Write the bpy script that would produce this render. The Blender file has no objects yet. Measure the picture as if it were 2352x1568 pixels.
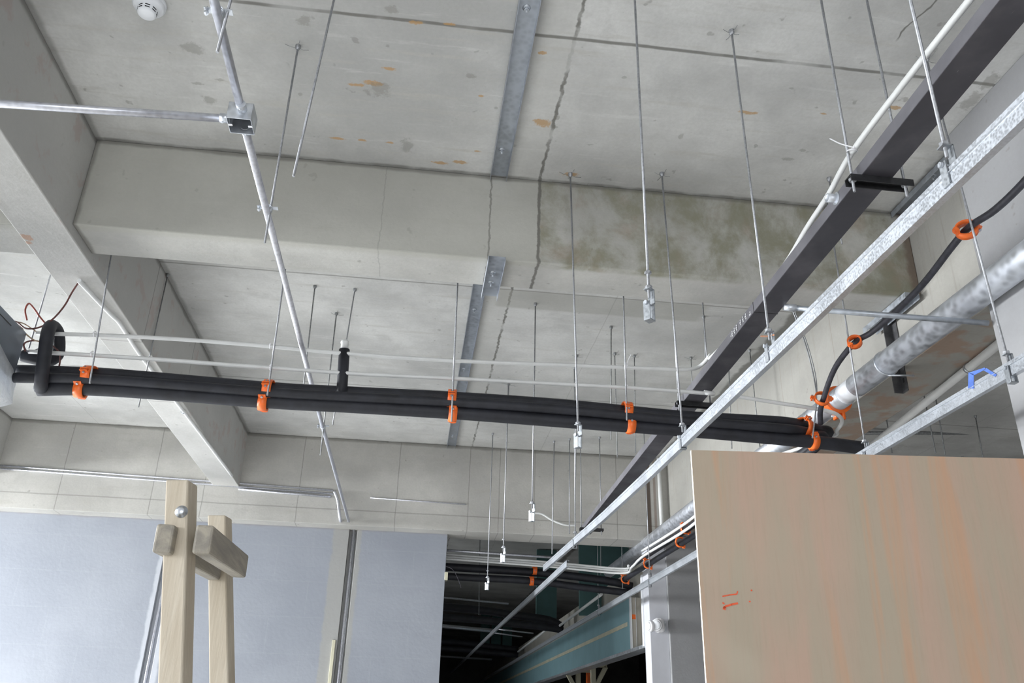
import bpy, bmesh, math, random
from mathutils import Vector as V, Matrix, noise as mnoise

random.seed(7)
S = bpy.context.scene
COL = S.collection

# ------------------------------------------------------------------ camera
YAW, PITCH, ROLL, FPX = -0.107, 0.4343, -0.0287, 1933.6
EYE = V((0, 0, 1.6))
Mrot = Matrix.Rotation(YAW, 3, 'Z') @ Matrix.Rotation(PITCH, 3, 'X') @ Matrix.Rotation(ROLL, 3, 'Y')
cd = bpy.data.cameras.new('camera'); cam = bpy.data.objects.new('camera', cd); COL.objects.link(cam)
cd.sensor_fit = 'HORIZONTAL'; cd.sensor_width = 36.0; cd.lens = FPX / 2352 * 36.0
cd.clip_start = 0.05; cd.clip_end = 200
cam.matrix_world = Matrix.Translation(EYE) @ (Mrot @ Matrix.Rotation(math.pi / 2, 3, 'X')).to_4x4()
S.camera = cam

# ------------------------------------------------------------------ light and exposure
S.view_settings.view_transform = 'Standard'; S.view_settings.look = 'None'
S.view_settings.gamma = 1; S.view_settings.use_curve_mapping = False
S.view_settings.exposure = -0.2
W = bpy.data.worlds.new('overcast'); S.world = W; W.use_nodes = True
W.node_tree.nodes['Background'].inputs[0].default_value = (0.80, 0.88, 1.0, 1)
W.node_tree.nodes['Background'].inputs[1].default_value = 0.9


def area(name, loc, aim, sx, sy, power, col):
    l = bpy.data.lights.new(name, 'AREA'); l.shape = 'RECTANGLE'; l.size = sx; l.size_y = sy
    l.energy = power; l.color = col
    o = bpy.data.objects.new(name, l); COL.objects.link(o); o.location = loc
    o.rotation_euler = (V(aim) - V(loc)).to_track_quat('-Z', 'Z').to_euler()
    return o


area('daylight_far_window', (-10.0, 6.7, 3.3), (-2.4, 5.0, 0.0), 3.6, 3.6, 6000, (0.95, 0.975, 1.0))
area('daylight_near_window', (-11.5, 1.0, 3.4), (-2.0, 1.4, 0.0), 4.0, 4.0, 2500, (0.95, 0.975, 1.0))
area('daylight_corridor', (-3.95, 13.5, 1.5), (2.2, 12.5, 2.05), 7.0, 1.6, 115, (0.93, 0.97, 1.0)).data.spread = math.radians(105)
area('daylight_behind', (0.2, -5.4, 2.0), (0.2, 1.0, .2), 5.0, 2.6, 260, (0.97, 0.98, 1.0))


# ------------------------------------------------------------------ geometry helpers
def ray(px, py):
    return Mrot @ V(((px - 1176) / FPX, 1.0, (784 - py) / FPX))


def P(px, py, X=None, Y=None, Z=None):
    d = ray(px, py)
    t = X / d.x if X is not None else (Y / d.y if Y is not None else (Z - 1.6) / d.z)
    return EYE + d * t


def smooth_path(pts, n=6):
    pts = [V(p) for p in pts]; out = []
    for i in range(len(pts) - 1):
        p0 = pts[max(i - 1, 0)]; p1 = pts[i]; p2 = pts[i + 1]; p3 = pts[min(i + 2, len(pts) - 1)]
        for k in range(n):
            t = k / n
            out.append(0.5 * ((2 * p1) + (p2 - p0) * t + (2 * p0 - 5 * p1 + 4 * p2 - p3) * t * t + (3 * p1 - p0 - 3 * p2 + p3) * t ** 3))
    out.append(pts[-1]); return out


class B:
    """collects shapes into one mesh"""
    def __init__(s): s.bm = bmesh.new()

    def box(s, x0, x1, y0, y1, z0, z1):
        return s.frame_box(V(((x0 + x1) / 2, (y0 + y1) / 2, (z0 + z1) / 2)), V((1, 0, 0)), V((0, 1, 0)), (x1 - x0) / 2, (y1 - y0) / 2, (z1 - z0) / 2)

    def frame_box(s, c, u, v, hu, hv, hw):
        u = V(u).normalized(); w = u.cross(V(v)).normalized(); v = w.cross(u); c = V(c)
        vs = [s.bm.verts.new(c + u * a * hu + v * b * hv + w * d * hw) for d in (-1, 1) for a, b in ((-1, -1), (1, -1), (1, 1), (-1, 1))]
        for f in ((3, 2, 1, 0), (4, 5, 6, 7), (0, 1, 5, 4), (1, 2, 6, 5), (2, 3, 7, 6), (3, 0, 4, 7)):
            s.bm.faces.new([vs[i] for i in f])
        return s

    def prism(s, poly, d):
        d = V(d); a = [s.bm.verts.new(V(p)) for p in poly]; b = [s.bm.verts.new(V(p) + d) for p in poly]; n = len(poly)
        s.bm.faces.new(a[::-1]); s.bm.faces.new(b)
        for i in range(n): s.bm.faces.new((a[i], a[(i + 1) % n], b[(i + 1) % n], b[i]))
        return s

    def sweep(s, prof, p0, p1, u, v, closed=True):
        """open or closed 2-D profile swept from p0 to p1 in axes u, v"""
        p0, p1, u, v = V(p0), V(p1), V(u), V(v)
        a = [s.bm.verts.new(p0 + u * x + v * y) for x, y in prof]; b = [s.bm.verts.new(p1 + u * x + v * y) for x, y in prof]
        n = len(prof)
        for i in range(n): s.bm.faces.new((a[i], a[(i + 1) % n], b[(i + 1) % n], b[i]))
        s.bm.faces.new(a[::-1]); s.bm.faces.new(b); return s

    def tube(s, pts, r, seg=10, cap=True, r1=None):
        pts = [V(p) for p in pts]; n = len(pts); rings = []; ref = None
        for i, p in enumerate(pts):
            t = (pts[min(i + 1, n - 1)] - pts[max(i - 1, 0)]).normalized()
            if ref is None:
                ref = t.orthogonal().normalized()
            ref = (ref - t * ref.dot(t)).normalized(); q = t.cross(ref)
            rr = r if r1 is None else r + (r1 - r) * i / (n - 1)
            rings.append([s.bm.verts.new(p + (ref * math.cos(2 * math.pi * k / seg) + q * math.sin(2 * math.pi * k / seg)) * rr) for k in range(seg)])
        for a, b in zip(rings, rings[1:]):
            for k in range(seg):
                f = s.bm.faces.new((a[k], a[(k + 1) % seg], b[(k + 1) % seg], b[k])); f.smooth = True
        if cap:
            s.bm.faces.new(rings[0][::-1]); s.bm.faces.new(rings[-1])
        return s

    def hollow(s, p0, p1, ro, ri, seg=24, a0=0, a1=2 * math.pi, ref=None):
        """a ring or an arc of a ring with wall thickness"""
        p0, p1 = V(p0), V(p1); t = (p1 - p0).normalized()
        e = V(ref) if ref is not None else t.orthogonal()
        e = (e - t * e.dot(t)).normalized(); q = t.cross(e); full = abs(a1 - a0 - 2 * math.pi) < 1e-4
        m = seg if full else seg + 1; L = []
        for k in range(m):
            a = a0 + (a1 - a0) * k / seg; d = e * math.cos(a) + q * math.sin(a)
            L.append([s.bm.verts.new(c + d * r) for c, r in ((p0, ri), (p0, ro), (p1, ro), (p1, ri))])
        for k in range(seg):
            a, b = L[k], L[(k + 1) % m]
            for i in range(4):
                f = s.bm.faces.new((a[i], a[(i + 1) % 4], b[(i + 1) % 4], b[i])); f.smooth = i in (1, 3)
        if not full:
            s.bm.faces.new(L[0][::-1]); s.bm.faces.new(L[-1])
        return s

    def lathe(s, c, axis, prof, seg=32):
        """prof = (radius, height along axis)"""
        c, t = V(c), V(axis).normalized(); e = t.orthogonal().normalized(); q = t.cross(e); R = []
        for r, h in prof:
            if r < 1e-6: R.append([s.bm.verts.new(c + t * h)])
            else: R.append([s.bm.verts.new(c + t * h + (e * math.cos(2 * math.pi * k / seg) + q * math.sin(2 * math.pi * k / seg)) * r) for k in range(seg)])
        for a, b in zip(R, R[1:]):
            for k in range(seg):
                k1 = (k + 1) % seg
                vs = [a[0] if len(a) == 1 else a[k], *( [] if len(a) == 1 else [a[k1]]), *( [b[0]] if len(b) == 1 else [b[k1], b[k]])]
                if len(vs) > 2: f = s.bm.faces.new(vs); f.smooth = True
        return s

    def hexnut(s, c, axis, r=.0075, h=.007):
        c, t = V(c), V(axis).normalized(); e = t.orthogonal().normalized(); q = t.cross(e)
        s.prism([c - t * h / 2 + (e * math.cos(k * math.pi / 3) + q * math.sin(k * math.pi / 3)) * r for k in range(6)], t * h); return s


def obj(name, b, mat, parent=None, bevel=0.0):
    bm = b.bm; bmesh.ops.recalc_face_normals(bm, faces=bm.faces)
    me = bpy.data.meshes.new(name); bm.to_mesh(me); bm.free()
    if not isinstance(mat, (list, tuple)): mat = [mat]
    for m in mat: me.materials.append(m)
    o = bpy.data.objects.new(name, me); COL.objects.link(o)
    if parent is not None: o.parent = parent
    if bevel:
        md = o.modifiers.new('bevel', 'BEVEL'); md.width = bevel; md.segments = 2; md.limit_method = 'ANGLE'; md.angle_limit = math.radians(40)
    return o


def tag(o, label, cat, group=None):
    o['label'] = label; o['category'] = cat
    if group: o['group'] = group
    return o


def struct(name, b, mat, bevel=0.0):
    o = obj(name, b, mat, None, bevel); o['kind'] = 'structure'; return o


def thing(name, loc, label, cat, group=None):
    o = bpy.data.objects.new(name, None); COL.objects.link(o); o.empty_display_size = .05
    return tag(o, label, cat, group)


# ------------------------------------------------------------------ materials
class N:
    def __init__(s, name):
        s.m = bpy.data.materials.new(name); s.m.use_nodes = True; s.t = s.m.node_tree
        s.bsdf = s.t.nodes['Principled BSDF']
        g = s.t.nodes.new('ShaderNodeNewGeometry'); s.pos = g.outputs['Position']
        sp = s.t.nodes.new('ShaderNodeSeparateXYZ'); s.t.links.new(s.pos, sp.inputs[0])
        s.x, s.y, s.z = sp.outputs

    def set(s, sock, v):
        if isinstance(v, bpy.types.NodeSocket): s.t.links.new(v, sock)
        else: sock.default_value = v

    def math(s, op, a, b=0.0, c=0.0, clamp=False):
        n = s.t.nodes.new('ShaderNodeMath'); n.operation = op; n.use_clamp = clamp
        for i, v in enumerate((a, b, c)): s.set(n.inputs[i], v)
        return n.outputs[0]

    def noise(s, scale, detail=4, rough=.55, vec=None, stretch=None, dist=0.0):
        src = vec or s.pos
        if stretch:
            mp = s.t.nodes.new('ShaderNodeMapping'); s.t.links.new(src, mp.inputs[0]); mp.inputs['Scale'].default_value = stretch; src = mp.outputs[0]
        n = s.t.nodes.new('ShaderNodeTexNoise'); s.t.links.new(src, n.inputs['Vector'])
        n.inputs['Scale'].default_value = scale; n.inputs['Detail'].default_value = detail; n.inputs['Roughness'].default_value = rough
        n.inputs['Distortion'].default_value = dist
        return n.outputs['Fac']

    def ramp(s, v, lo, hi, a=0.0, b=1.0, smooth=True):
        n = s.t.nodes.new('ShaderNodeMapRange'); n.interpolation_type = 'SMOOTHSTEP' if smooth else 'LINEAR'
        for i, q in enumerate((v, lo, hi, a, b)): s.set(n.inputs[i], q)
        return n.outputs[0]

    def mix(s, f, a, b, mode='MIX'):
        n = s.t.nodes.new('ShaderNodeMix'); n.data_type = 'RGBA'; n.blend_type = mode
        s.set(n.inputs[0], f)
        for i, v in ((6, a), (7, b)):
            s.set(n.inputs[i], (*v, 1) if isinstance(v, tuple) and len(v) == 3 else v)
        return n.outputs[2]

    def line(s, c, c0, w, wob=0.0, wscale=6.0):
        """1 on the line c = c0, wandering by wob"""
        if wob: c = s.math('ADD', c, s.math('MULTIPLY', s.math('SUBTRACT', s.noise(wscale, 3), .5), wob))
        return s.ramp(s.math('ABSOLUTE', s.math('SUBTRACT', c, c0)), w * .35, w, 1, 0)

    def band(s, c, lo, hi, e=.004):
        return s.math('MULTIPLY', s.ramp(c, lo - e, lo + e), s.ramp(c, hi - e, hi + e, 1, 0))

    def spot(s, c, r, edge=.55, ns=25.0):
        mp = s.t.nodes.new('ShaderNodeVectorMath'); mp.operation = 'SUBTRACT'; s.t.links.new(s.pos, mp.inputs[0]); mp.inputs[1].default_value = c
        dv = s.t.nodes.new('ShaderNodeVectorMath'); dv.operation = 'DIVIDE'; s.t.links.new(mp.outputs[0], dv.inputs[0]); dv.inputs[1].default_value = r
        ln = s.t.nodes.new('ShaderNodeVectorMath'); ln.operation = 'LENGTH'; s.t.links.new(dv.outputs[0], ln.inputs[0])
        d = s.math('ADD', ln.outputs['Value'], s.math('MULTIPLY', s.math('SUBTRACT', s.noise(ns, 5, .7), .5), 2.6))
        return s.ramp(d, edge, 1.0, 1, 0)

    def finish(s, col, rough=.8, metal=0.0, bump=None, bstr=.2, bdist=.01):
        s.set(s.bsdf.inputs['Base Color'], (*col, 1) if isinstance(col, tuple) and len(col) == 3 else col)
        s.set(s.bsdf.inputs['Roughness'], rough); s.bsdf.inputs['Metallic'].default_value = metal
        if bump is not None:
            b = s.t.nodes.new('ShaderNodeBump'); s.set(b.inputs['Height'], bump); b.inputs['Strength'].default_value = bstr; b.inputs['Distance'].default_value = bdist
            s.t.links.new(b.outputs[0], s.bsdf.inputs['Normal'])
        return s.m


def concrete(name, base=(.50, .50, .475), streak=(1, 9, 9), var=1.0, extra=None):
    n = N(name)
    big = n.noise(.9, 5, .6); mid = n.noise(3.5, 6, .62, dist=.4); st = n.noise(2.2, 5, .65, stretch=streak); fine = n.noise(60, 3, .6)
    dk = tuple(c * (1 - .26 * var) for c in base); lt = tuple(min(1, c * (1 + .10 * var)) for c in base)
    col = n.mix(n.ramp(big, .32, .68), dk, lt)
    col = n.mix(n.math('MULTIPLY', n.ramp(mid, .5, .72), .45 * var), col, tuple(c * .74 for c in base))
    col = n.mix(n.math('MULTIPLY', n.ramp(st, .52, .75), .5 * var), col, (base[0] * .80, base[1] * .78, base[2] * .74))
    col = n.mix(n.math('MULTIPLY', n.ramp(st, .25, .42, 1, 0), .35 * var), col, tuple(min(1, c * 1.16) for c in base))
    pits = n.ramp(n.noise(17, 2, .5), .70, .76)
    col = n.mix(n.math('MULTIPLY', pits, .45), col, (.20, .19, .17))
    col = n.mix(n.math('MULTIPLY', n.ramp(fine, .3, .7), .12), col, (.25, .25, .23))
    if extra: col = extra(n, col)
    return n.finish(col, .88, 0, n.math('ADD', n.math('MULTIPLY', fine, .4), n.math('MULTIPLY', mid, .8)), .18, .01)


DARK = (.13, .125, .11); RUST = (.46, .27, .10)


def ceiling_extra(n, col):
    # cast joints and formwork seams
    strip = n.band(n.x, .245, .484, .004)
    col = n.mix(n.math('MULTIPLY', strip, .25), col, (.47, .465, .43))
    front = n.ramp(n.y, 3.55, 3.6, 1, 0)
    for yy, w in ((2.485, .012), (1.28, .01)):
        l = n.math('MULTIPLY', n.line(n.y, yy, w, .012), front)
        l = n.math('MULTIPLY', l, n.ramp(n.noise(4, 3), .30, .5, .35, 1))
        col = n.mix(n.math('MULTIPLY', l, .8), col, DARK)
    j = n.math('MULTIPLY', n.line(n.x, .484, .011, .03, 22), n.ramp(n.noise(7, 3), .35, .55, .25, 1))
    col = n.mix(n.math('MULTIPLY', j, .85), col, DARK)
    back = n.ramp(n.y, 3.6, 3.65)
    for yy in (4.60, 6.40):
        col = n.mix(n.math('MULTIPLY', n.math('MULTIPLY', n.line(n.y, yy, .009, .01), back), .6), col, DARK)
    dark_strip = n.math('MULTIPLY', n.band(n.y, 4.60, 4.84, .02), n.band(n.x, .40, 1.75, .03))  # darker strip of slab beyond the cross beam
    col = n.mix(n.math('MULTIPLY', dark_strip, .55), col, (.33, .325, .29))
    for xx in (-3.0, 1.15, 3.6, 4.7):
        col = n.mix(n.math('MULTIPLY', n.math('MULTIPLY', n.line(n.x, xx, .005, .012), back), .22), col, DARK)
    # grimy line where the slab meets each beam
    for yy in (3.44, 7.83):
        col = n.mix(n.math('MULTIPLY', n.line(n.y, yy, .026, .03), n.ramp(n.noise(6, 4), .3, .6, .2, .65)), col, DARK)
    col = n.mix(n.math('MULTIPLY', n.line(n.x, -1.64, .035, .03), .5), col, DARK)
    col = n.mix(n.math('MULTIPLY', n.line(n.x, 2.35, .05, .08, 8), .75), col, DARK)
    # rusty smears left by the formwork
    for (px, py, rx, ry) in ((893, 157, .035, .012), (818, 195, .05, .015), (855, 190, .05, .022), (775, 318, .045, .010), (832, 322, .03, .01), (893, 327, .022, .008),
                             (1010, 374, .05, .013), (1058, 372, .05, .014), (960, 52, .04, .012), (1030, 55, .025, .008), (1096, 347, .02, .008), (1245, 121, .02, .012), (1310, 400, .05, .02), (1105, 220, .012, .008), (1715, 258, .05, .012), (1892, 261, .02, .009), (2050, 246, .05, .014), (1243, 282, .05, .03)):
        p = P(px, py, Z=4.1)
        col = n.mix(n.math('MULTIPLY', n.spot((p.x, p.y, 4.1), (rx, ry, .05)), .75), col, RUST)
    for (px, py, rx, ry) in ((935, 335, .03, .05), (870, 205, .06, .05), (1080, 175, .02, .015), (690, 217, .012, .012), (1565, 312, .014, .02), (1810, 365, .03, .012), (1842, 345, .018, .012), (1280, 270, .012, .014), (1275, 292, .015, .01), (700, 45, .03, .03), (900, 25, .03, .025),
                             (440, 110, .05, .03), (455, 192, .03, .012), (505, 183, .03, .01), (480, 230, .03, .03), (1140, 248, .01, .008), (2275, 185, .03, .05), (2230, 235, .04, .06)):
        p = P(px, py, Z=4.1)
        col = n.mix(n.math('MULTIPLY', n.spot((p.x, p.y, 4.1), (rx * 1.15, ry * 1.15, .05)), .42), col, (.20, .19, .16))
    # hairline crack
    c0 = P(2150, 0, Z=4.1); c1 = P(2060, 90, Z=4.1)
    k = (c1.x - c0.x) / (c1.y - c0.y)
    d = n.math('SUBTRACT', n.math('SUBTRACT', n.x, c0.x), n.math('MULTIPLY', n.math('SUBTRACT', n.y, c0.y), k))
    crack = n.math('MULTIPLY', n.line(d, 0, .006, .10, 5), n.band(n.y, min(c0.y, c1.y) - .3, max(c0.y, c1.y), .02))
    return n.mix(n.math('MULTIPLY', crack, .8), col, DARK)


def crossbeam_extra(n, col):
    # the cast strip and the stained length right of it
    right = n.math('MULTIPLY', n.ramp(n.x, .47, .50), n.ramp(n.y, 3.5, 3.46))
    mot = n.noise(3.2, 8, .66, dist=.25, stretch=(1.3, 1, 1))
    col = n.mix(n.math('MULTIPLY', right, n.ramp(mot, .36, .64, .12, .95)), col, (.235, .23, .165))
    col = n.mix(n.math('MULTIPLY', right, n.ramp(n.noise(6, 6, .6), .50, .72, 0, .4)), col, (.33, .25, .19))
    left = n.math('MULTIPLY', n.ramp(n.x, .47, .50, 1, 0), n.ramp(n.y, 3.5, 3.46))
    col = n.mix(n.math('MULTIPLY', left, .5), col, (.40, .395, .345))
    for xx, w, f in ((.245, .006, .6), (.484, .011, .85), (-.27, .004, .25)):
        col = n.mix(n.math('MULTIPLY', n.line(n.x, xx, w, .022, 24), f), col, DARK)
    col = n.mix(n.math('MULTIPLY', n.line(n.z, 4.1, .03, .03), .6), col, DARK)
    col = n.mix(n.math('MULTIPLY', n.line(n.x, -1.64, .03, .03), .6), col, DARK)
    col = n.mix(n.math('MULTIPLY', n.line(n.x, 2.40, .05, .04, 20), .8), col, (.18, .13, .10))
    return col


def leftbeam_extra(n, col):
    side = n.ramp(n.x, -1.66, -1.645)
    col = n.mix(n.math('MULTIPLY', side, .5), col, (.50, .50, .48))
    pk = n.math('MULTIPLY', side, n.ramp(n.noise(7, 4, .6), .56, .66, 0, .4))
    col = n.mix(pk, col, (.42, .30, .27))
    for yy in (4.62, 5.62):
        col = n.mix(n.math('MULTIPLY', n.line(n.y, yy, .008, .015), .5), col, DARK)
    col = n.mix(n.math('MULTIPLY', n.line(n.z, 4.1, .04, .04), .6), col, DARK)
    for (px, py, r) in ((60, 545, .03), (65, 558, .02), (15, 295, .02)):
        p = P(px, py, Z=3.578); col = n.mix(n.math('MULTIPLY', n.spot(tuple(p), (r, r, .05)), .7), col, (.40, .22, .13))
    return col


def backbeam_extra(n, col):
    for xx in (-3.2, -2.4, -1.95, -1.1, -.2, .47, .76, 1.1, 1.9):
        col = n.mix(n.math('MULTIPLY', n.line(n.x, xx, .006, .012), .45), col, DARK)
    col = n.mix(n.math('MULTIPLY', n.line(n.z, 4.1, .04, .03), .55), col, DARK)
    col = n.mix(n.math('MULTIPLY', n.line(n.z, 3.42, .008, .01), .4), col, DARK)
    col = n.mix(n.math('MULTIPLY', n.band(n.x, 2.19, 2.235, .006), .9), col, (.07, .045, .03))
    return n.mix(n.math('MULTIPLY', n.band(n.x, 2.265, 2.29, .006), .6), col, (.20, .13, .10))


def rightbeam_extra(n, col):
    dr = n.noise(3.5, 5, .6, stretch=(1, 9, .6))
    col = n.mix(n.math('MULTIPLY', n.ramp(dr, .55, .70), .45), col, (.29, .275, .235))
    for yy in (4.35, 5.1, 5.9):
        col = n.mix(n.math('MULTIPLY', n.line(n.y, yy, .008, .02), .4), col, (.25, .22, .18))
    low = n.math('MULTIPLY', n.ramp(n.z, 3.375, 3.352), n.ramp(n.noise(7, 4), .42, .6))
    return n.mix(n.math('MULTIPLY', low, .6), col, (.33, .20, .13))


M = {}
M['ceiling'] = concrete('concrete_ceiling', (.61, .61, .59), (1, 9, 9), 1.25, ceiling_extra)
M['crossbeam'] = concrete('concrete_crossbeam', (.51, .505, .475), (1, 8, 8), .9, crossbeam_extra)
M['leftbeam'] = concrete('concrete_leftbeam', (.50, .495, .475), (6, 1, 6), .8, leftbeam_extra)
M['backbeam'] = concrete('concrete_backbeam', (.48, .47, .44), (1, 8, 8), .8, backbeam_extra)
M['rightbeam'] = concrete('concrete_rightbeam', (.37, .36, .33), (8, 1, 3), .6, rightbeam_extra)
M['column'] = concrete('concrete_column', (.315, .317, .325), (5, 5, 1), .45)
M['floor'] = concrete('concrete_floor', (.60, .595, .58), (1, 1, 1), .6)


def plaster():
    n = N('skim_plaster')
    base = n.mix(n.ramp(n.noise(1.1, 4), .3, .7), (.265, .285, .325), (.31, .33, .37))
    base = n.mix(n.math('MULTIPLY', n.ramp(n.noise(4, 5, .6, stretch=(.5, 1, 1.6)), .5, .7), .30), base, (.255, .27, .31))
    # faint block courses showing through the skim coat
    br = n.t.nodes.new('ShaderNodeTexBrick'); mp = n.t.nodes.new('ShaderNodeCombineXYZ')
    n.t.links.new(n.x, mp.inputs[0]); n.t.links.new(n.z, mp.inputs[1]); n.t.links.new(mp.outputs[0], br.inputs['Vector'])
    br.inputs['Scale'].default_value = 1.0; br.inputs['Brick Width'].default_value = .62; br.inputs['Row Height'].default_value = .31
    br.inputs['Mortar Size'].default_value = .007; br.inputs['Mortar Smooth'].default_value = .8
    base = n.mix(n.math('MULTIPLY', br.outputs['Fac'], .25), base, (.34, .36, .39))
    for x0, x1 in ((-.76, -.50), (-2.27, -2.10)):
        wig = n.math('ADD', n.x, n.math('MULTIPLY', n.math('SUBTRACT', n.noise(9, 3), .5), .05))
        warm = n.math('MULTIPLY', n.band(wig, x0, x1, .012), n.band(n.x, x0 - .02, x1 + .02, .004))
        base = n.mix(n.math('MULTIPLY', warm, .75), base, (.34, .335, .31) if x0 > -1 else (.50, .52, .56))
    base = n.mix(n.math('MULTIPLY', n.line(n.z, 3.29, .03, .03), .5), base, (.25, .23, .22))
    return n.finish(base, .82, 0, n.noise(30, 4), .12, .01)


M['plaster'] = plaster()


def flat(name, col, rough=.6, metal=0.0, var=.12, scale=14, bump=0.0, spec=None):
    n = N(name); f = n.noise(scale, 4, .6)
    c = n.mix(n.ramp(f, .3, .7), tuple(max(0, v * (1 - var)) for v in col), tuple(min(1, v * (1 + var)) for v in col))
    m = n.finish(c, rough, metal, f if bump else None, bump, .004)
    if spec is not None: n.bsdf.inputs['Specular IOR Level'].default_value = spec
    return m


def galv(name, col=(.62, .65, .69), rough=.38, scale=38, var=.22):
    n = N(name)
    vo = n.t.nodes.new('ShaderNodeTexVoronoi'); n.t.links.new(n.pos, vo.inputs['Vector']); vo.inputs['Scale'].default_value = scale
    f = n.math('ADD', n.math('MULTIPLY', vo.outputs['Distance'], .55), n.math('MULTIPLY', n.noise(9, 4), .55))
    c = n.mix(n.ramp(f, .25, .75), tuple(v * (1 - var) for v in col), tuple(min(1, v * (1 + var * .7)) for v in col))
    return n.finish(c, n.ramp(f, .2, .8, rough * .8, rough * 1.3), .82)


M['galv'] = galv('galvanised_steel'); M['keel'] = galv('galvanised_keel', (.54, .57, .61), .42, 150, .12)
M['rod'] = galv('zinc_rod', (.40, .41, .43), .46, 120, .2)
M['rod_dull'] = flat('dull_rod_steel', (.30, .31, .315), .5, .6, .2, 60)
M['strap'] = galv('zinc_strap', (.34, .36, .38), .5, 120, .15)
M['conduit'] = galv('zinc_conduit', (.64, .65, .70), .34, 60, .12)
M['track'] = galv('zinc_track', (.42, .45, .49), .45, 40, .14)
M['pipe'] = galv('zinc_main_pipe', (.66, .69, .74), .42, 30, .12)


def trunk_mat():
    n = N('grey_painted_steel')
    c = n.mix(n.ramp(n.noise(6, 4), .35, .7), (.155, .152, .17), (.20, .197, .215))
    sc = n.noise(9, 5, .7, stretch=(14, 1, 1))
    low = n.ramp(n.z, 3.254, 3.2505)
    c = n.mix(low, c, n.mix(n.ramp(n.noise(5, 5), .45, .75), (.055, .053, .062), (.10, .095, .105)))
    c = n.mix(n.math('MULTIPLY', n.math('MULTIPLY', n.ramp(sc, .69, .74), low), .5), c, (.45, .44, .44))
    return n.finish(c, n.ramp(n.noise(7, 3), .3, .7, .36, .55), .25)


M['trunk'] = trunk_mat()
M['black_iron'] = flat('black_iron', (.035, .035, .037), .45, .5, .3, 20)
M['dark_angle'] = flat('dark_angle_steel', (.11, .11, .115), .5, .5, .3, 16)
M['foam'] = flat('black_pipe_foam', (.014, .015, .021), .6, 0, .35, 12)
M['cable'] = flat('black_sleeve', (.030, .030, .040), .5, 0, .3, 40)
M['pvc'] = flat('white_pvc', (.72, .73, .72), .38, 0, .04, 10)
M['pvc_bright'] = flat('bright_white_plastic', (.82, .82, .84), .35, 0, .03, 10)
M['orange'] = flat('orange_plastic', (.88, .165, .025), .36, 0, .08, 20)
M['hole'] = flat('dark_opening', (.012, .012, .014), .9, 0, .1)
M['white'] = flat('white_enamel', (.78, .80, .83), .4, 0, .03)
M['wire_brown'] = flat('brown_wire', (.13, .045, .04), .45, 0, .2, 60)
M['wire_red'] = flat('red_wire', (.30, .07, .05), .45, 0, .2, 60)
M['wire_grey'] = flat('grey_wire', (.18, .17, .20), .45, 0, .2, 60)
M['wire_tan'] = flat('tan_wire', (.36, .26, .17), .45, 0, .2, 60)
M['unit'] = galv('unit_casing', (.25, .28, .32), .42, 14, .12)
M['copper'] = flat('copper_strip', (.62, .30, .18), .35, .7, .1)
M['teal'] = flat('teal_gypsum_board', (.22, .38, .42), .75, 0, .06, 3)
M['teal_shaded'] = flat('shaded_gypsum_board', (.10, .20, .20), .8, 0, .1, 3)  # copy of the teal board with the corridor's dimness put into the colour
M['cream'] = flat('cream_batten', (.55, .53, .40), .7, 0, .08, 5)
M['beige'] = flat('beige_board_back', (.46, .44, .39), .8, 0, .06, 5)
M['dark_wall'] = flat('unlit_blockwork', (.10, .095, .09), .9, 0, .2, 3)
M['brown_board'] = flat('brown_board', (.22, .14, .10), .8, 0, .15, 5)
M['blue'] = flat('blue_tape', (.10, .20, .62), .5, 0, .12, 60)
M['whitewash'] = flat('whitewashed_plaster', (.56, .57, .61), .8, 0, .05, 4)
M['ink'] = flat('orange_marker', (.72, .10, .03), .6, 0, .1, 60)
M['pale_mark'] = flat('bare_metal_mark', (.75, .75, .76), .4, .2, .05)


def film_mat():
    n = N('plastic_film')
    n.bsdf.inputs['Transmission Weight'].default_value = .55; n.bsdf.inputs['IOR'].default_value = 1.15
    return n.finish(n.mix(n.ramp(n.noise(9, 4), .3, .7), (.78, .82, .88), (.93, .95, .97)), .42, 0, n.noise(14, 5, .7, dist=1.5), .6, .02)


M['film'] = film_mat()


def wood(name, a, b, axis, sc=1.0):
    n = N(name)
    st = {'z': (6, 6, .5), 'y': (7, .5, 7)}[axis]
    g = n.noise(5 * sc, 6, .62, stretch=st, dist=.6); f = n.noise(26 * sc, 4, .6, stretch=st)
    c = n.mix(n.ramp(g, .30, .70), a, b)
    c = n.mix(n.math('MULTIPLY', n.ramp(f, .5, .75), .3), c, tuple(v * .72 for v in a))
    c = n.mix(n.math('MULTIPLY', n.ramp(n.noise(7, 3), .66, .74), .5), c, tuple(v * .5 for v in a))
    return n.finish(c, .72, 0, f, .15, .004)


M['timber'] = wood('pale_timber', (.47, .405, .31), (.58, .52, .42), 'z')
M['timber_grey'] = wood('weathered_timber', (.27, .25, .215), (.42, .38, .31), 'y')


def ply():
    n = N('plywood_face')
    g = n.noise(1.6, 5, .55, stretch=(3.2, 3.2, .35), dist=1.1); f = n.noise(24, 5, .6, stretch=(5, 5, .35))
    c = n.mix(n.ramp(g, .32, .70), (.395, .335, .25), (.47, .325, .245))
    c = n.mix(n.math('MULTIPLY', n.ramp(n.noise(1.9, 4, .6, stretch=(3.6, 3.6, .3), dist=.8), .52, .66), .65), c, (.53, .30, .18))
    c = n.mix(n.math('MULTIPLY', n.ramp(f, .45, .75), .25), c, (.36, .28, .20))
    c = n.mix(n.math('MULTIPLY', n.ramp(n.noise(2.4, 3), .58, .72), .25), c, (.50, .43, .34))
    return n.finish(c, .62, 0, f, .06, .003)


M['ply'] = ply(); M['ply_edge'] = flat('plywood_edge', (.78, .73, .62), .7, 0, .06, 40)

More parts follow.
